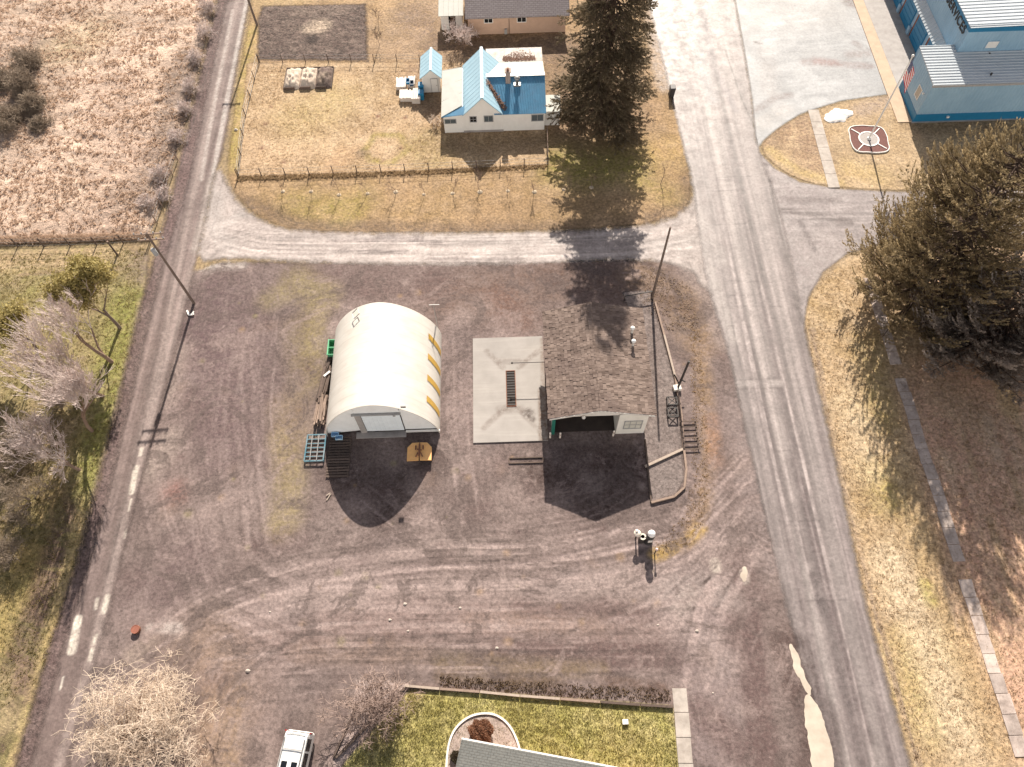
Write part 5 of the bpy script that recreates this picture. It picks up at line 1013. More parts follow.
def lettering(txt, size, parent, loc, rot, mat, depth=.03, name='lettering'):
    cu = bpy.data.curves.new(name, 'FONT'); cu.body = txt; cu.size = size; cu.extrude = depth; cu.offset = .012; cu.space_character = 1.08; cu.align_x = 'RIGHT'
    tmp = bpy.data.objects.new('tmp', cu); C.objects.link(tmp); dg = bpy.context.evaluated_depsgraph_get()
    me = bpy.data.meshes.new_from_object(tmp.evaluated_get(dg)); bpy.data.objects.remove(tmp)
    me.name = name; me.materials.clear(); o = link_mesh(name, me, mat, parent); o.location = Vector(loc) - parent.location; o.rotation_euler = rot; return o
lettering('SERVICES', 1.25, sh, (ux0 - .05, SY, SZ), (R(90), 0, R(-90)), M_blackm)
# flagpole and bed
fx, fy = g2(868.3, 139.7)
bd = thing('flag_bed', 'round red brown planting bed with white spoked edging at the flagpole foot', 'planting bed', (fx, fy, 0))
def ring(m, r0, r1, z0, z1, fn=lambda a: 1., n=48):
    v = []
    for k in range(n):
        a = 2 * math.pi * k / n; c, s = math.cos(a), math.sin(a); q = fn(a)
        v += [(fx + r0 * q * c, fy + r0 * q * s, z0), (fx + r0 * q * c, fy + r0 * q * s, z1), (fx + r1 * q * c, fy + r1 * q * s, z1), (fx + r1 * q * c, fy + r1 * q * s, z0)]
    for k in range(n):
        a, b = 4 * k, 4 * ((k + 1) % n); m.add([v[i] for i in (a + 1, a + 2, b + 2, b + 1)], [(0, 1, 2, 3)]); m.add([v[i] for i in (a, a + 1, b + 1, b)], [(0, 1, 2, 3)]); m.add([v[i] for i in (a + 2, a + 3, b + 3, b + 2)], [(0, 1, 2, 3)])
lob = lambda a: 1 + .09 * math.cos(4 * (a - .7)) + .02 * math.cos(8 * a)
m = MB(); m.prism([(fx + 2.05 * lob(2 * math.pi * k / 48) * math.cos(2 * math.pi * k / 48), fy + 2.05 * lob(2 * math.pi * k / 48) * math.sin(2 * math.pi * k / 48)) for k in range(48)], .0, .10); m.build('mulch', paint('red_brown_mulch', (.15, .065, .055), .9, .3, 8, bump=.6), bd)
m = MB(); ring(m, 2.05, 2.12, 0, .16, lob); m.build('edging', M_trimw, bd)
m = MB(); ring(m, .92, 1.06, .05, .16); m.build('inner_ring', M_trimw, bd)
m = MB(); m.lathe([(.93, .02), (.93, .125), (.001, .125)], (fx, fy, 0), 40, smooth=False); m.build('gravel_disc', paint('grey_gravel', (.36, .33, .31), .9, .25, 12, bump=.6), bd)
for a in (.78, 2.35, 3.93, 5.5): MB().bar((fx + 1.07 * math.cos(a), fy + 1.07 * math.sin(a), .125), (fx + 2.1 * math.cos(a), fy + 2.1 * math.sin(a), .125), .1, .06).build('spoke', M_trimw, bd)
fp = thing('flagpole', 'tall white flagpole standing in the round bed', 'flagpole', (fx, fy, .12)); FH = 10.1
m = MB(); m.lathe([(.09, .1), (.085, FH * .4), (.05, FH)], (fx, fy, 0), 12); m.build('pole', M_trimw, fp); MB().ball((fx, fy, FH + .08), .13, 8).build('finial', M_trimw, fp); m = MB(); m.lathe([(.2, .12), (.2, .25), (.1, .3)], (fx, fy, 0), 16); m.build('collar', M_trimw, fp)
fl = thing('flag', 'limp striped flag with a blue starred corner hanging from the flagpole', 'flag', (fx, fy, FH))
M_fr = paint('flag_red', (.60, .03, .05), .8, .08, 2); M_fw = paint('flag_white', (.85, .83, .81), .8, .05, 2); M_fb = paint('flag_blue', (.03, .05, .16), .8, .08, 2)
def fpt(u, v):     # u along fly 0..1, v down hoist 0..1 ; hanging limp in folds
    x = fx + .10 + 1.35 * u * (1 - .2 * u); y = fy - .10 * math.sin(u * 11 + v * 1.5) * (.3 + u); z = FH - .35 - v * 1.9 - u * 1.9 - .12 * u * v
    return (x, y, z)
NU = 26
def fgrid(u0, u1, v0, v1, mi, mb, nv=1):
    nu = max(1, int(round((u1 - u0) * NU)))
    for i in range(nu):
        a, b = u0 + (u1 - u0) * i / nu, u0 + (u1 - u0) * (i + 1) / nu
        mb.face([fpt(a, v0), fpt(b, v0), fpt(b, v1), fpt(a, v1)], mi)
m = MB()
for k in range(13):
    v0, v1 = k / 13, (k + 1) / 13; fgrid(.4 if k < 7 else 0, 1, v0, v1, 0 if k % 2 == 0 else 1, m)
m.build('stripes', [M_fr, M_fw], fl)
m = MB()
for k in range(7): fgrid(0, .4, k / 13, (k + 1) / 13, 0, m)
ct = m.build('canton', M_fb, fl); m = MB()
for i in range(9):
    for j in range(6 if i % 2 == 0 else 5):
        u = .4 * (2 * j + 1 + (i % 2)) / 12; v = (7 / 13) * (i + 1) / 10; p = fpt(u, v)
        for s in (-1, 1): m.face([(p[0] + .03 * math.cos(q * math.pi / 5 + .3) * (1 if q % 2 == 0 else .45), p[1] + s * .012, p[2] + .03 * math.sin(q * math.pi / 5 + .3) * (1 if q % 2 == 0 else .45)) for q in range(10)][::s])
m.build('stars', M_fw, ct)
# snow patch
P = chaikin(GP([(824, 121), (824, 115), (829, 113), (833, 109), (838, 108), (843, 110), (849, 110), (854, 111), (853, 116), (847, 118), (845, 123), (838, 122), (832, 124)]), 2); c0 = np.mean(P, 0); m = MB(); n = len(P)
v = []; 
for f, z in ((1, .02), (.85, .13), (.55, .18), (.25, .2)): v += [(c0[0] + (p[0] - c0[0]) * f, c0[1] + (p[1] - c0[1]) * f, z + .05 * math.sin(p[0] * 7 + p[1] * 5 + f * 9)) for p in P]
m.add(v, [(j * n + i, j * n + (i + 1) % n, (j + 1) * n + (i + 1) % n, (j + 1) * n + i) for j in range(3) for i in range(n)] + [tuple(range(3 * n, 4 * n))], 0, True)
tag(m.build('snow_patch', paint('old_snow', (.78, .74, .70), .7, .06, 4, bump=.3)), 'last patch of melting white snow on the grass island', 'snow')
# ---------------- house at the bottom edge
bh = thing('house', 'grey green roofed house cut off by the bottom edge of the photo', 'house', (1.5, -3.2, 0), rotz=math.atan2(.96 - 2.66, 4.22 + 4.29))
t = NT('grey_green_shingles'); co = t.coord(); bk = t.n('TexBrick', Vector=co, Scale=1., Mortar__Size=.025); bk.inputs['Brick Width'].default_value = .35; bk.inputs['Row Height'].default_value = .16
for k, c in (('Color1', (.115, .12, .115)), ('Color2', (.09, .097, .095)), ('Mortar', (.055, .055, .052))): bk.inputs[k].default_value = (*c, 1)
t.bsdf(t.mix(t.ramp(t.noise(co, 9, 6, .8), .35, .65, 0, .7), bk.outputs[0], (.15, .145, .135)), .9, bk.outputs[1], .3, .02, spec=.2)
m = MB(); W2 = 6.6; x0 = -6.62
m.extrude([(x0 + .4, 4.2, 0), (x0 + .4, 4.2, 2.85), (x0 + .4, 0, 4.4), (x0 + .4, -4.2, 2.85), (x0 + .4, -4.2, 0)], (12.4, 0, 0)); m.build('wall', M_pink, bh, False)
m = MB(); ribbed(m, (x0 + 13.2, 4.75, 3.0), (x0, 4.75, 3.0), (x0, 0, 4.75), (x0 + 13.2, 0, 4.75), 1, th=.15, rh=0); ribbed(m, (x0, -4.75, 3.0), (x0 + 13.2, -4.75, 3.0), (x0 + 13.2, 0, 4.75), (x0, 0, 4.75), 1, th=.15, rh=0); m.build('roof', t.mat, bh, False)
MB().box(x0, x0 + 13.2, 4.755, 4.86, 2.86, 2.97).build('gutter', M_trimw, bh, False)
# curved bed in front of it
bp = chaikin(GP([(446, 790), (447, 752), (452, 733), (462, 721), (475, 714), (492, 713), (505, 720), (514, 732), (521, 752), (524, 790)]), 2)
tag(MB().prism(bp, -.05, .05).build('gravel_bed', paint('white_brown_gravel', (.42, .34, .30), .9, .35, 9, bump=.8, dirt=(.15, .1, .09), dirt_amt=.7)), 'rounded gravel bed with white edging before the bottom house', 'gravel', None, 'structure')
m = MB(); n = len(bp); cc = np.mean(bp, 0)
for i in range(n):
    if bp[i][1] < .6 and bp[(i + 1) % n][1] < .6: continue
    a, b = bp[i], bp[(i + 1) % n]; m.bar((a[0], a[1], .07), (b[0], b[1], .07), .14, .18)
tag(m.build('bed_edging', paint('white_edging', (.75, .70, .64), .7, .1, 5)), 'white curved edging round the gravel bed at the bottom house', 'edging')
bx, by = g2(481, 733)
def roundbush(name, label, c, r, h, mat, n, seed):
    o = thing(name, label, 'bush', (*c, 0)); rng = np.random.default_rng(seed); tr = MB()
    for k in range(7): a = k * .9; tr.tube([(0, 0, -.05), (.3 * r * math.cos(a), .3 * r * math.sin(a), h * .4), (.7 * r * math.cos(a), .7 * r * math.sin(a), h * .8)], [.03, .02, .01], 5, cap=False)
    tr.build('stems', MT_brown, o, False)
    d = rng.normal(size=(n, 3)); d /= np.linalg.norm(d, axis=1)[:, None]; q = rng.uniform(.5, 1, n) ** .4 * (1 + .12 * np.sin(d[:, 0] * 7 + d[:, 1] * 5))
    p = d * q[:, None] * np.array([r, r, h / 2]) + np.array([0, 0, h / 2]); dd = d * .7 + rng.normal(0, .6, (n, 3)); dd /= np.linalg.norm(dd, axis=1)[:, None]
    leaf_mesh('foliage', p, dd, rng.uniform(.06, .14, n), rng.uniform(.015, .035, n), mat, o); return o
roundbush('round_bush', 'clipped round reddish brown bush in the gravel bed', (bx, by), .80, 1.5, needle_mat('red_brown_leaves', (.24, .115, .07), (.34, .18, .11), (.19, .10, .06)), 9000, 3)
x, y = g2(456, 757); roundbush('low_shrub', 'low dark shrub at the left side of the bottom house bed', (x, y), .35, .6, MN_sh, 1500, 4)
x, y = g2(625, 722); o = thing('lawn_box', 'small white box on the green lawn', 'box', (x, y, 0)); MB().box(x - .17, x + .17, y - .13, y + .13, .02, .2).build('body', M_trimw, o); MB().box(x - .2, x + .2, y - .16, y + .16, .202, .24).build('lid', M_white, o)  # plain white box, not a lamp
# ---------------- van
vn = thing('van', 'white passenger van with roof bars and twin sunroofs parked at the bottom', 'van', (-15.27 - .149 * 2.4, 3.67 - .989 * 2.4, 0), None, -math.atan2(.149, .989))
M_vp = paint('van_white', (.80, .80, .78), .3, .03, 2, dirt=(.6, .56, .5), dirt_amt=.15); M_vg = paint('van_glass', (.012, .014, .016), .06, .1, 1, spec=.7)
ST = [(2.44, .80, .50, .92, .78), (2.38, .88, .40, 1.02, .80), (2.30, .925, .36, 1.70, .74), (2.12, .935, .34, 1.82, .75), (1.2, .94, .34, 1.87, .76), (0, .94, .34, 1.87, .76), (-.55, .94, .34, 1.82, .74), (-.85, .94, .34, 1.72, .71), (-1.5, .93, .34, 1.13, .80), (-2.15, .89, .36, 1.0, .74), (-2.42, .78, .42, .80, .66)]
def vring(y, w, zb, zt, wr):
    belt = min(1.02, zt - .03)
    R_ = [(w * .93, zb), (w, zb + .15), (w, belt * .85), (w * .98, belt), (wr + (w - wr) * .12, zt - .10 if zt > 1.2 else zt - .015), (wr * .86, zt - .015), (wr * .4, zt)]
    return [(x, y, z) for x, z in R_] + [(-x, y, z) for x, z in R_[::-1]]
rg = [vring(*s) for s in ST]; nr = len(rg[0]); m = MB(); v = [p for r in rg for p in r]
f = [(i * nr + k, (i + 1) * nr + k, (i + 1) * nr + (k + 1) % nr, i * nr + (k + 1) % nr) for i in range(len(rg) - 1) for k in range(nr)]
m.add(v, [t_[::-1] for t_ in f], 0, False); m.add(rg[0], [tuple(range(nr))]); m.add(rg[-1], [tuple(range(nr))[::-1]]); m.build('body', M_vp, vn, False)
for s in (-1, 1):
    for y0, y1 in ((2.0, 1.25), (1.12, .12), (0.0, -.72)):
        sx = lambda z: .933 - (z - 1.02) * (.933 - .79) / .74 + .012
        m = MB(); a = [(s * sx(1.06), y0, 1.06), (s * sx(1.06), y1 - (.28 if y1 < -.5 else 0), 1.06), (s * sx(1.62), y1, 1.62), (s * sx(1.62), y0, 1.62)]; m.extrude(a, (s * -.02, 0, 0)); m.build('window', M_vg, vn, False)
    MB().bar((s * .68, 1.9, 1.94), (s * .68, -.35, 1.93), .05, .05).bar((s * .68, 1.9, 1.84), (s * .68, 1.9, 1.94), .05).bar((s * .68, -.35, 1.80), (s * .68, -.35, 1.93), .05).build('roof_rail', M_grey, vn, False)
    MB().box(min(s * .80, s * .91), max(s * .80, s * .91), 2.31, 2.40, 1.05, 1.5).build('tail_light', paint('tail_red', (.30, .02, .02), .2), vn, False)
    mm = MB().box(min(s * .96, s * 1.12), max(s * .96, s * 1.12), -1.0, -.82, 1.02, 1.2); mm.build('mirror', M_vp, vn, False)
    for y in (1.45, -1.5):
        w = MB(); w.tube([(s * .72, y, .33), (s * .93, y, .33)], .33, 20, smooth=False); wo = w.build('wheel', M_black, vn, False); MB().tube([(s * .931, y, .33), (s * .945, y, .33)], .2, 14, smooth=False).build('rim', M_grey, wo, False)
for y in (1.25, -.15): MB().bar((-.70, y, 1.945), (.70, y, 1.945), .07, .035).build('roof_bar', M_greyp, vn, False)
for x in (-.34, .34): MB().box(x - .2, x + .2, .10, .52, 1.862, 1.885).build('sunroof', M_vg, vn, False)
m = MB(); a = [(-.70, -.88, 1.70), (.70, -.88, 1.70), (.80, -1.46, 1.17), (-.80, -1.46, 1.17)]; m.extrude(a, (0, -.03, .03)); m.build('windscreen', M_vg, vn, False)
m = MB(); m.add([(-.68, 2.33, 1.62), (.68, 2.33, 1.62), (.76, 2.385, 1.1), (-.76, 2.385, 1.1)], [(3, 2, 1, 0), (0, 1, 2, 3)]); m.build('rear_window', M_vg, vn, False)
MB().bar((-.66, 2.2, 1.855), (.66, 2.2, 1.855), .06, .03).build('spoiler_strip', M_greyp, vn, False)
# ---------------- fuel pumps and posts
x, y = g2(648, 541); pm = thing('fuel_pump', 'tall dark old fuel pump with a white round globe, by a low pale drum', 'fuel pump', (x, y, 0))
m = MB(); m.lathe([(.36, 0), (.36, .12), (.30, .16), (.30, 1.25), (.33, 1.3), (.33, 1.42), (.2, 1.55), (.12, 1.62), (.001, 1.63)], (x, y, 0), 18, smooth=False); m.build('body', M_blackm, pm)
m = MB(); m.ball((x, y, 1.88), .30, 10); m.lathe([(.14, 1.6), (.14, 1.66)], (x, y, 0), 14); m.build('globe', paint('white_globe', (.82, .80, .78), .3, .03), pm)
m = MB(); m.tube([(x - .3, y, 1.1), (x - .55, y - .05, .9), (x - .6, y - .05, .4), (x - .4, y, .3)], .03, 6); m.build('hose', M_black, pm)
MB().box(x - .17, x + .17, y - .325, y - .29, .7, 1.15).build('dial_plate', M_trimw, pm)
x, y = g2(641, 540.5); dr = thing('steel_drum', 'low pale rimmed drum with a dark open top beside the fuel pump', 'drum', (x, y, 0)); m = MB(); m.lathe([(.24, 0), (.24, 1.0), (.20, 1.0), (.20, .75)], (x, y, 0), 18, smooth=False); m.build('shell', M_blackm, dr); m = MB(); m.lathe([(.26, .97), (.26, 1.06), (.15, 1.06), (.15, .97)], (x, y, 0), 18, smooth=False); m.build('rim', paint('cream_rim', (.72, .66, .56), .6, .1, 5), dr); MB().lathe([(.2, .8), (.001, .8)], (x, y, 0), 14).build('liner', M_dark, dr)
x, y = g2(635.5, 538); po = thing('capped_post', 'slim dark post with a broad cream cap left of the drum', 'post', (x, y, 0)); MB().tube([(x, y, 0), (x, y, 1.15)], .06, 8).build('post', M_blackm, po); m = MB(); m.lathe([(.08, 1.1), (.27, 1.15), (.29, 1.22), (.2, 1.32), (.001, 1.36)], (x, y, 0), 16); m.build('cap', paint('cream_cap', (.74, .65, .55), .6, .08, 4), po); MB().box(x - .16, x + .03, y + .1, y + .26, 1.1, 1.45).build('bracket', M_trimw, po)
x, y = g2(654.5, 553.5); po = thing('marker_post', 'short thin post with a pale pink top right of the fuel pump', 'post', (x, y, 0)); MB().tube([(x, y, 0), (x, y, 1.1)], .045, 8).build('post', M_blackm, po); MB().lathe([(.07, 1.0), (.11, 1.08), (.11, 1.18), (.001, 1.22)], (x, y, 0), 12).build('cap', paint('pink_cap', (.65, .48, .46), .6), po)
# ---------------- timber edging, sign pole and frames beside the gravel island
te = thing('timber_edging', 'weathered timber edging around the grey gravel island', 'edging', (*g2(684, 480), 0))
E_ = [(655, 303), (664, 336), (675, 378), (681, 415), (683, 445), (686, 470), (684, 488), (674, 497), (651, 503)]
for a, b in zip(E_[:-1], E_[1:]):
    p, r_ = g2(*a), g2(*b); MB().bar((*p, .10), (*r_, .10), .17, .22).build('timber', M_wood if a[1] != 336 else M_woodp, te)
p, r_ = g2(645, 467), g2(684, 449); o = MB().bar((*p, .12), (*r_, .12), .2, .14).build('plank', M_woodp); tag(o, 'long pale plank lying across the gravel island', 'plank')
p, r_ = g2(645, 440), g2(651, 503); tag(MB().bar((*p, .1), (*r_, .1), .12, .2).build('curb', M_woodd), 'dark low curb along the garage side of the gravel island', 'curb')
p, r_ = g2(624, 301), g2(651, 296); o = thing('rail', 'dark low pipe rail behind the garage corner beside the utility pole', 'rail', (*p, 0)); MB().bar((*p, .75), (*r_, .75), .08).build('top_rail', M_blackm, o)
for q_ in (p, r_): MB().bar((*q_, 0), (*q_, .745), .08).build('post', M_blackm, o)
x, y = g2(677, 390); sp_ = thing('sign_pole', 'dark leaning metal mast on a white concrete block by the timber edging', 'mast', (x, y, 0)); MB().box(x - .35, x + .3, y - .15, y + .35, 0, .38, rz=.15).build('base_block', paint('white_block', (.74, .69, .62), .8, .08, 4), sp_)
m = MB().bar((x + .05, y + .1, .38), (x + .25, y + .35, 4.3), .14); m.build('mast', M_blackm, sp_); MB().bar((x + .1, y + .12, .7), (x - .45, y + .6, 1.7), .09).build('brace', M_blackm, sp_); MB().bar((x + .05, y + .3, 1.4), (x + .5, y + .1, 1.25), .08).build('bracket', M_blackm, sp_)
def xframe(name, label, c, w, l, z, group):
    o = thing(name, label, 'frame', (*c, 0), group); x, y = c; w /= 2; l /= 2; m = MB(); b = .08
    for p, q_ in (((-w, -l), (w, -l)), ((w, -l), (w, l)), ((w, l), (-w, l)), ((-w, l), (-w, -l))): m.bar((x + p[0], y + p[1], z), (x + q_[0], y + q_[1], z), b)
    m.build('rim', M_blackm, o); m = MB().bar((x - w, y - l, z + .02), (x + w, y + l, z + .02), b * .8, b * .5).bar((x - w, y + l, z - .025), (x + w, y - l, z - .025), b * .8, b * .5); m.build('cross_brace', M_blackm, o)
    for sx in (-1, 1):
        for sy in (-1, 1): MB().bar((x + sx * w, y + sy * l, 0), (x + sx * w, y + sy * l, z - .045), b).build('leg', M_blackm, o)
xframe('steel_stand', 'dark cross braced steel stand nearer the leaning mast', g2(671.5, 403), .8, .72, .45, 'cross braced stands on the gravel island'); xframe('steel_stand', 'dark cross braced steel stand nearer the pale plank', g2(672, 414.5), .8, .85, .45, 'cross braced stands on the gravel island')
o = thing('shadow_slats', 'low dark slats standing in for a ladder shaped shadow outside the timber edging', 'rack', (*g2(689, 435), 0)); p0 = g2(684, 450); p1 = g2(694, 422); m = MB()  # dark slats built in place of a ladder shaped shadow
m.bar((p0[0], p0[1], .12), (p0[0] + .1, p1[1], .12), .08).bar((p1[0], p0[1], .12), (p1[0] + .1, p1[1], .12), .08); m.build('side_rail', M_woodd, o); m = MB()
for i in range(6): yy = p0[1] + (p1[1] - p0[1]) * i / 5; m.bar((p0[0] - .05, yy, .2), (p1[0] + .15, yy, .2), .1, .05)
m.build('slats', M_woodd, o)
# bottom timber wall
tw_ = thing('timber_wall', 'low timber retaining edge along the top of the bottom lawn', 'edging', (*g2(540, 697), 0)); E_ = [(405, 686), (440, 689), (480, 692), (520, 696), (560, 699), (600, 702), (640, 705), (673, 707)]
for i, (a, b) in enumerate(zip(E_[:-1], E_[1:])):
    p, r_ = g2(*a), g2(*b); MB().bar((p[0] + .02, p[1], .12), (r_[0] - .02, r_[1], .12), .16, .26).build('timber', (M_woodp, M_wood, M_woodp, M_woodp, M_wood, M_woodd, M_woodd)[i], tw_)
p, r_ = g2(405, 688), g2(336, 758); tag(MB().bar((*p, .10), (*r_, .10), .16, .22).build('timber_edge', M_woodd), 'dark diagonal timber between gravel bed and bottom lawn', 'edging')
p, r_ = g2(358, 703), g2(334, 757); tag(MB().bar((*p, .08), (*r_, .08), .14, .18).build('timber_edge', M_woodd), 'dark timber along the driveway side of the gravel bed', 'edging')
tufts('weed_strip', [(440, 676), (560, 684), (670, 690), (672, 703), (560, 696), (440, 688)], 700, .12, grass_mat('dead_weeds', (.24, .17, .11), (.40, .30, .18)), 'dead weeds along the timber wall', wid=.05)
tufts('edge_weeds', [(655, 555), (690, 545), (704, 520), (710, 470), (700, 330), (690, 330), (694, 470), (684, 515), (655, 545)], 500, .08, grass_mat('orange_weeds', (.44, .30, .14), (.36, .25, .13)), 'orange dry weeds along the lot edge by the asphalt', wid=.05)
tufts('pole_weeds', [(640, 262), (690, 285), (700, 330), (665, 330), (640, 300)], 420, .12, grass_mat('grey_weeds', (.48, .37, .28), (.40, .30, .22)), 'dry weeds around the utility pole', wid=.05)
# ---------------- things beside the arched shed
x, y = g2(315, 448, .3); rk = thing('metal_rack', 'blue ladder like metal rack lying at the left front of the arched shed', 'rack', (x, y, 0)); M_br = paint('faded_blue_steel', (.06, .17, .22), .7, .2, 5, dirt=(.36, .33, .31), dirt_amt=.8)
p = [(x - .78, y - 1.15), (x + .78, y - 1.15), (x + .82, y + 1.2), (x - .72, y + 1.2)]; m = MB()
for i in range(4): m.bar((*p[i], .3), (*p[(i + 1) % 4], .3), .1)
m.build('frame', M_br, rk); m = MB()
for i in range(1, 6): m.bar((x - .75, y - 1.15 + i * .39, .3), (x + .78, y - 1.15 + i * .39, .3), .07)
m.build('rungs', M_br, rk); m = MB()
for u in (-.3, .25): m.bar((x + u, y - 1.1, .37), (x + u, y + 1.15, .37), .07)
m.build('stringers', M_grey, rk)
for sx in (-.75, .78):
    for sy in (-1.1, 1.15): MB().bar((x + sx, y + sy, 0), (x + sx, y + sy, .245), .09).build('leg', M_br, rk)
def lumber(name, label, c, L, w, n, h, rz, mat, seed):
    o = thing(name, label, 'lumber', (*c, 0)); r4 = random.Random(seed); m = MB()
    for k in range(n):
        u = r4.uniform(-w / 2, w / 2); zz = r4.uniform(.06, h); l = L * r4.uniform(.6, 1); a = rz + r4.uniform(-.07, .07); yc = r4.uniform(-.1, .1) * L; d = Vector((math.sin(a), math.cos(a), r4.uniform(-.03, .03))) * l / 2; p = Vector((c[0] + u, c[1] + yc, zz)); s = r4.uniform(.07, .17)
        m.bar(p - d, p + d, s, s * r4.uniform(.5, 1))
    m.build('boards', mat, o); m = MB()
    for s in (-.35, .35): m.bar((c[0] - w / 2 - .1, c[1] + s * L, .03), (c[0] + w / 2 + .1, c[1] + s * L, .03), .1, .06)
    m.build('bearers', M_woodd, o); return o
lumber('lumber_pile', 'dark pile of old boards beside the arched shed wall, farther one', g2(326, 385), 3.6, .7, 34, .75, .12, M_woodd, 1); lumber('lumber_pile', 'grey brown pile of boards beside the arched shed wall, nearer one', g2(322, 412), 2.9, .85, 34, .7, .06, M_wood, 2); lumber('lumber_pile', 'thin stack of poles between green bin and dark boards', g2(328, 368), 2.0, .35, 12, .5, .2, M_woodd, 3)
x, y = g2(327, 374, .8); tag(MB().bar((x - .25, y - .2, .8), (x + .25, y + .25, .84), .18, .05).build('scrap_sheet', M_trimw), 'bent scrap of white sheet on the dark board pile', 'scrap')
x, y = g2(335, 352); gb = thing('green_bin', 'bright green open bin against the left wall of the arched shed', 'bin', (x, y, 0)); M_gr = paint('bright_green', (.12, .42, .22), .6, .08, 4)
m = MB().box(x - .4, x + .4, y - .75, y + .75, .05, .1).box(x - .42, x - .37, y - .78, y + .78, .101, .9).box(x + .37, x + .42, y - .78, y + .78, .101, .9).box(x - .369, x + .369, y - .78, y - .73, .101, .9).box(x - .369, x + .369, y + .73, y + .78, .101, .9); m.build('body', M_gr, gb); MB().box(x - .47, x - .421, y - .82, y + .82, .8, .9).box(x + .421, x + .47, y - .82, y + .82, .8, .9).box(x - .369, x + .369, y - .03, y + .03, .6, .85).build('rim', M_gr, gb)
x, y = g2(337, 456); pt = thing('slat_deck', 'dark slatted timber deck in the shade before the arched shed', 'deck', (x, y, 0)); xa, ya = g2(326, 477); xb, yb = g2(352, 438); m = MB()
for i in range(15): yy = ya + (yb - ya) * i / 14; m.box(xa, xb, yy - .075, yy + .075, .12, .16)
m.build('slats', M_woodd, pt); m = MB()
for u in (.05, .5, .95): xx = xa + (xb - xa) * u; m.box(xx - .05, xx + .05, ya - .05, yb + .05, .0, .117)
m.build('bearers', M_woodd, pt)
r5 = random.Random(6)
for i, (px, py, l, col) in enumerate(((335, 434.5, 'pale blue crate under the shed front, left of the pair', (.30, .52, .75)), (339, 437.5, 'pale blue crate under the shed front, right of the pair', (.35, .55, .72)))):
    x, y = g2(px, py, .3); mt = paint('crate_blue_' + str(i), col, .5); o = thing('crate', l, 'crate', (x, y, .165)); MB().box(x - .3, x + .3, y - .18, y + .18, .165, .19).box(x - .3, x - .27, y - .18, y + .18, .191, .4).box(x + .27, x + .3, y - .18, y + .18, .191, .4).box(x - .269, x + .269, y - .18, y - .15, .191, .4).box(x - .269, x + .269, y + .15, y + .18, .191, .4).build('body', mt, o); MB().box(x - .08, x + .08, y - .2, y - .181, .3, .36).build('handle', M_trimw, o)
x, y = g2(419.5, 451, .5); ob = thing('plow_blade', 'orange steel plough blade with clipped corners in front of the arched shed', 'plough', (x, y, 0)); M_or = paint('faded_orange', (.86, .47, .17), .55, .1, 3, dirt=(.55, .3, .15), dirt_amt=.4)
for s in (-1, 1):
    pl = [(x + s * .04, y + .74), (x + s * .62, y + .72), (x + s * 1.0, y + .3), (x + s * 1.0, y - .85), (x + s * .05, y - .82)]; MB().prism(pl if s < 0 else pl[::-1], .42, .56).build('wing', M_or, ob)
    MB().bar((x + s * .28, y - .55, .6), (x + s * .12, y - .2, .66), .09).bar((x + s * .3, y + .45, .6), (x + s * .3, y + .1, .62), .1).build('hinge', M_rust, ob)
    MB().box(x + s * .5 - .08, x + s * .5 + .08, y - .6, y + .5, .02, .418).build('skid', M_blackm, ob)
m = MB().bar((x, y - .5, .62), (x, y + .6, .62), .12).bar((x - .2, y + .1, .66), (x + .2, y + .02, .66), .08); m.build('centre_hitch', M_rust, ob)
for px, py, l, rz in ((329, 497, 'pale crossed scrap sticks left of the shed shadow', .5),):
    x, y = g2(px, py); o = MB().bar((x - .15, y - .3, .05), (x + .15, y + .25, .08), .08).bar((x - .2, y + .1, .09), (x + .12, y + .3, .12), .07).build('scrap_sticks', M_woodp); tag(o, l, 'scrap')
# ---------------- rusty lid, rocks, scrap
x, y = g2(137, 630); o = thing('rusty_drum', 'short rusty red drum standing on the lot near the pale tree', 'drum', (x, y, 0)); m = MB(); m.lathe([(.30, 0), (.30, .12), (.315, .13), (.30, .14), (.30, .3)], (x, y, 0), 20); m.build('shell', M_rust, o); m = MB(); m.lathe([(.315, .29), (.315, .33), (.28, .33), (.27, .31), (.001, .31)], (x, y, 0), 20, smooth=False); m.build('lid', paint('rust_red', (.27, .10, .065), .8, .2, 5), o)
M_rock = paint('pale_rock', (.44, .38, .33), .9, .2, 4, bump=.6)
def rock(c, s, label, group, mat=M_rock, name='rock', cat='rock'):
    r6 = random.Random(int(c[0] * 100)); m = MB(); n = 9; v = []
    for j in range(5):
        a = math.pi * (j + .0) / 8
        for k in range(n): q = s * math.cos(a) * r6.uniform(.75, 1.2); t_ = 2 * math.pi * k / n; v.append((c[0] + q * math.cos(t_), c[1] + q * math.sin(t_) * .8, s * .75 * math.sin(a)))
    m.add(v, [(j * n + k, j * n + (k + 1) % n, (j + 1) * n + (k + 1) % n, (j + 1) * n + k) for j in range(4) for k in range(n)] + [tuple(range(4 * n, 5 * n))], 0, False)
    return tag(m.build(name, mat), label, cat, group)
for px, py, s, l in ((390, 620, .17, 'pale rock on the lot with a smaller one just right of it above'), (405, 604, .2, 'pale flat rock highest of those above the lawn'), (460, 608, .16, 'small round pale rock in the middle of the tyre tracks'), (408, 631, .14, 'small pale rock lowest of the left three'), (497, 648, .17, 'pale rock nearest the weed strip'), (697, 631, .2, 'pale rock beside the wet patch near the road'), (248, 671, .25, 'broad pale rock left of the bare bush and above the van'), (270, 612, .12, 'small pale pebble left of the tracks'), (713, 693, .1, 'tiny yellow pale pebble right of the concrete walk'), (236, 130, .3, 'pale rock on the grass edge by the narrow road'), (658, 625, .12, 'tiny pale pebble in the tracks left of the wet patch')):
    rock(g2(px, py), s * .75, l, 'pale rocks on the gravel')
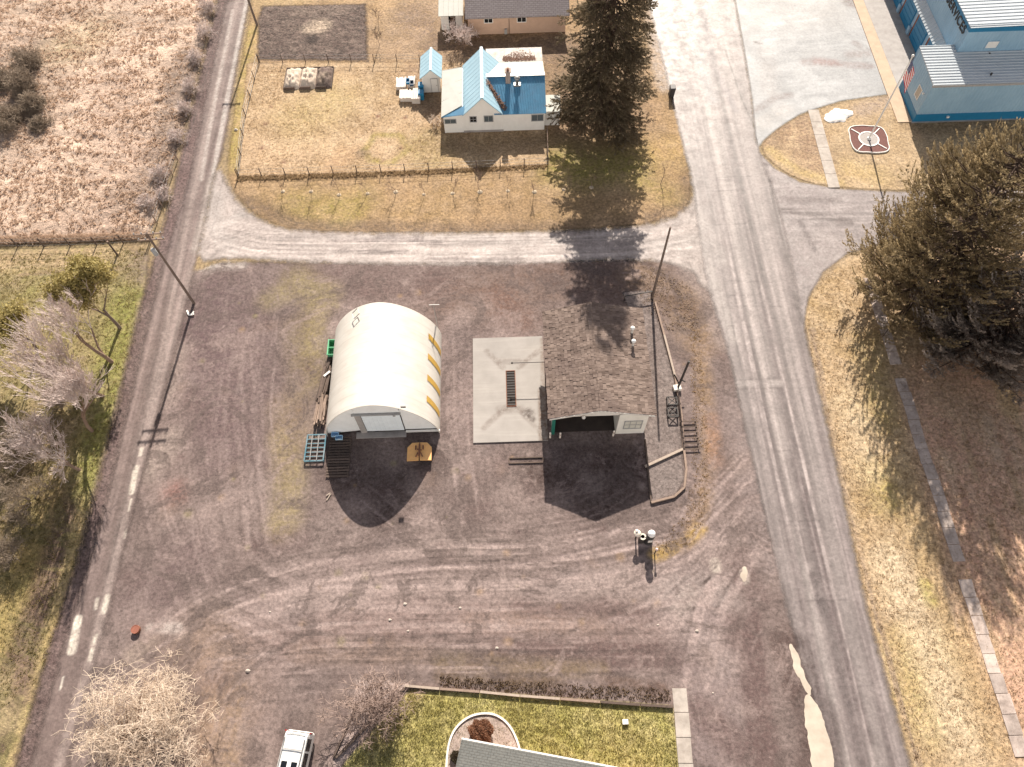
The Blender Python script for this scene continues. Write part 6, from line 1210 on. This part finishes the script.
x, y = g2(190, 314); tag(MB().bar((x - .3, y + .35, .1), (x, y - .2, .12), .16, .05).bar((x, y - .2, .13), (x + .45, y - .1, .16), .18, .05).bar((x + .3, y - .1, .19), (x + .4, y + .15, .2), .12, .04).build('scrap_sheet', M_trimw), 'bent white scrap sheet beside the leaning utility pole foot', 'scrap')
# ---------------- utility poles
def upole(name, label, base, h, arms, r=.135, lamp=False, group='wooden utility poles'):
    o = thing(name, label, 'utility pole', (*base, 0), group); x, y = base; m = MB(); m.tube([(x, y, -.2), (x, y, h * .5), (x, y, h)], [r, r * .85, r * .65], 10); m.build('pole', MB_grey, o)
    for z, w, ang in arms:
        c, s = math.cos(ang), math.sin(ang); a = MB().bar((x - c * w + s * -.14, y - s * w + c * .14, z), (x + c * w + s * -.14, y + s * w + c * .14, z), .11, .13).build('crossarm', M_wood, o); m = MB()
        for u in (-.9, -.4, .4, .9): m.lathe([(.05, .07), (.07, .16), (.03, .24), (.001, .25)], (x + c * w * u - s * .14, y + s * w * u + c * .14, z), 8)
        m.build('insulators', M_greyp, a)
    return o
lp = g2(194, 303); rp = g2(652, 298); tp_ = g2(257, 25)
u1 = upole('utility_pole', 'tall wooden utility pole with crossarms beside the gravel road', lp, 10.0, ((9.7, 1.2, 0.05), (9.0, 1.1, .05)))
MB().lathe([(.2, -.35), (.2, .35), (.001, .4)], (lp[0] - .1, lp[1] - .36, 8.0), 14).build('transformer', M_greyp, u1)
upole('utility_pole', 'plain wooden utility pole behind the garage by the cross street', rp, 9.9, (), r=.125)
upole('utility_pole', 'dark utility pole at the top by the garden plot', tp_, 9.5, ((9.2, 1.0, 0.0),))
o = thing('gate_post', 'lone wooden post in the lower field fence', 'post', (*g2(117.5, 255), 0)); x, y = g2(117.5, 255); MB().tube([(x, y, -.1), (x, y, 2.0)], [.09, .08], 8).build('post', M_woodd, o); MB().lathe([(.1, 1.97), (.1, 2.03), (.001, 2.06)], (x, y, 0), 8).build('cap', M_wood, o)
def fence(name, label, pts, n, h, rails=2, mat=M_woodd, board=False, pr=.05):
    P = GP(pts); o = thing(name, label, 'fence', (*P[0], 0)); L = [0]
    for a, b in zip(P[:-1], P[1:]): L.append(L[-1] + math.dist(a, b))
    def at(s):
        for i in range(len(P) - 1):
            if s <= L[i + 1] + 1e-6: f = (s - L[i]) / (L[i + 1] - L[i]); return (P[i][0] + (P[i + 1][0] - P[i][0]) * f, P[i][1] + (P[i + 1][1] - P[i][1]) * f)
        return P[-1]
    pp = MB(); pp.tube([(0, 0, -.1), (0, 0, h)], [pr, pr * .9], 6); proto = None
    for k in range(n):
        x, y = at(L[-1] * k / (n - 1))
        if proto is None: proto = pp.build('post', mat, o, False); proto.location = (x - P[0][0], y - P[0][1], 0)
        else: c = proto.copy(); C.objects.link(c); c.parent = o; c.location = (x - P[0][0], y - P[0][1], 0)
    for r_ in range(rails):
        z = h * (.92 - r_ * .38); m = MB()
        for i in range(len(P) - 1):
            a, b = P[i], P[i + 1]
            if board: m.bar((*a, z), (*b, z), .03, .12)
            else: m.tube([(*a, z), (*b, z)], .014, 4, cap=False)
        m.build('rail' if board else 'wire', mat if board else M_grey, o)
    return o
fence('wire_fence', 'wire fence along the front of the fenced yard', [(238, 177), (330, 174), (420, 171), (548, 165)], 14, 1.1, 3)
fence('wire_fence', 'wire fence on the left side of the yard beside the narrow road', [(239, 176), (245, 120), (259, 62)], 7, 1.1, 3)
fence('wire_fence', 'wire fence between the tilled garden and the yard', [(260, 63), (340, 62), (420, 63)], 8, 1.1, 2)
fence('rail_fence', 'low rail fence from the house corner down to the front fence', [(547, 133), (548, 165)], 4, 1.0, 2, M_wood, True)
fence('field_fence', 'dark weathered rail fence along the lower field edge', [(-60, 247), (40, 246.5), (100, 245), (150, 241)], 9, 1.2, 3, M_woodd, False, .07)
fence('field_fence', 'old leaning wire fence between field and narrow road', [(152, 240), (163, 205), (178, 160)], 6, 1.2, 3, M_wood, False, .06)
# overhead wires between poles
M_wire = paint('dark_wire', (.05, .045, .04), .6)
m = MB()
def wire(m, a, b, sag):
    pts = [Vector(a).lerp(Vector(b), k / 10) - Vector((0, 0, sag * 4 * (k / 10) * (1 - k / 10))) for k in range(11)]; m.tube(pts, .012, 3, cap=False)
for u in (-1.05, 1.05): wire(m, (lp[0] + u, lp[1] + .14, 9.85), (tp_[0] + u * .85, tp_[1] + .14, 9.35), .6)
tag(m.build('overhead_wires', M_wire), 'thin overhead wires along the narrow gravel road', 'wires')

# ================================================================== LIGHT, SKY, CAMERA
sun_el, sun_az = R(34.3), math.atan2(.077, 1.0)     # azimuth from +Y towards +X
w = bpy.data.worlds.new('World'); bpy.context.scene.world = w; w.use_nodes = True
nt = w.node_tree; nt.nodes.clear(); sky = nt.nodes.new('ShaderNodeTexSky'); sky.sky_type = 'NISHITA'; sky.sun_disc = False; sky.sun_elevation = sun_el; sky.sun_rotation = sun_az; sky.dust_density = 3.0; sky.air_density = 1.0; sky.ozone_density = .6
bg = nt.nodes.new('ShaderNodeBackground'); bg.inputs[1].default_value = .05; ow = nt.nodes.new('ShaderNodeOutputWorld'); tc = nt.nodes.new('ShaderNodeTexCoord'); sx = nt.nodes.new('ShaderNodeSeparateXYZ'); nt.links.new(tc.outputs['Generated'], sx.inputs[0])
def mr(v, a, b):
    n_ = nt.nodes.new('ShaderNodeMapRange'); n_.clamp = True; n_.interpolation_type = 'SMOOTHSTEP'; nt.links.new(v, n_.inputs[0]); n_.inputs[1].default_value = a; n_.inputs[2].default_value = b; return n_.outputs[0]
def mu(a, b):
    n_ = nt.nodes.new('ShaderNodeMath'); n_.operation = 'MULTIPLY'; nt.links.new(a, n_.inputs[0]); nt.links.new(b, n_.inputs[1]); return n_.outputs[0]
cn = nt.nodes.new('ShaderNodeTexNoise'); cn.inputs['Scale'].default_value = 3.2; cn.inputs['Detail'].default_value = 7; nt.links.new(tc.outputs['Generated'], cn.inputs['Vector'])
msk = mu(mu(mr(sx.outputs['Y'], .15, -.45), mr(cn.outputs[0], .38, .55)), mu(mr(sx.outputs['Z'], .0, .08), mr(sx.outputs['Z'], .7, .35)))
mx = nt.nodes.new('ShaderNodeMix'); mx.data_type = 'RGBA'; nt.links.new(msk, mx.inputs[0]); nt.links.new(sky.outputs[0], mx.inputs[6]); mx.inputs[7].default_value = (28, 25.8, 23, 1)   # unseen cloud glow added opposite the sun to fill shaded fronts
nt.links.new(mx.outputs[2], bg.inputs[0]); nt.links.new(bg.outputs[0], ow.inputs[0])
sl = bpy.data.lights.new('sun', 'SUN'); sl.energy = 4.9; sl.angle = R(.5); sl.color = (1, .915, .805)
so = bpy.data.objects.new('sun', sl); C.objects.link(so)
sd_ = Vector((math.sin(sun_az) * math.cos(sun_el), math.cos(sun_az) * math.cos(sun_el), math.sin(sun_el)))
so.rotation_euler = sd_.to_track_quat('Z', 'Y').to_euler(); so.location = sd_ * 100
cam = bpy.data.cameras.new('camera'); cam.sensor_fit = 'HORIZONTAL'; cam.sensor_width = 36; cam.lens = F * 36 / W; cam.clip_end = 5000; cam.clip_start = .5
cob = bpy.data.objects.new('camera', cam); C.objects.link(cob)
cob.matrix_world = Matrix([[*ROT[0], 0], [*ROT[1], 0], [*ROT[2], CAMH], [0, 0, 0, 1]])
sc = bpy.context.scene; sc.camera = cob
sc.render.engine = 'CYCLES'; sc.cycles.transparent_max_bounces = 16; sc.cycles.max_bounces = 6
sc.view_settings.view_transform = 'Standard'; sc.view_settings.look = 'None'; sc.view_settings.exposure = .92; sc.view_settings.gamma = 1; sc.view_settings.use_curve_mapping = False
sc.render.resolution_x = W; sc.render.resolution_y = H
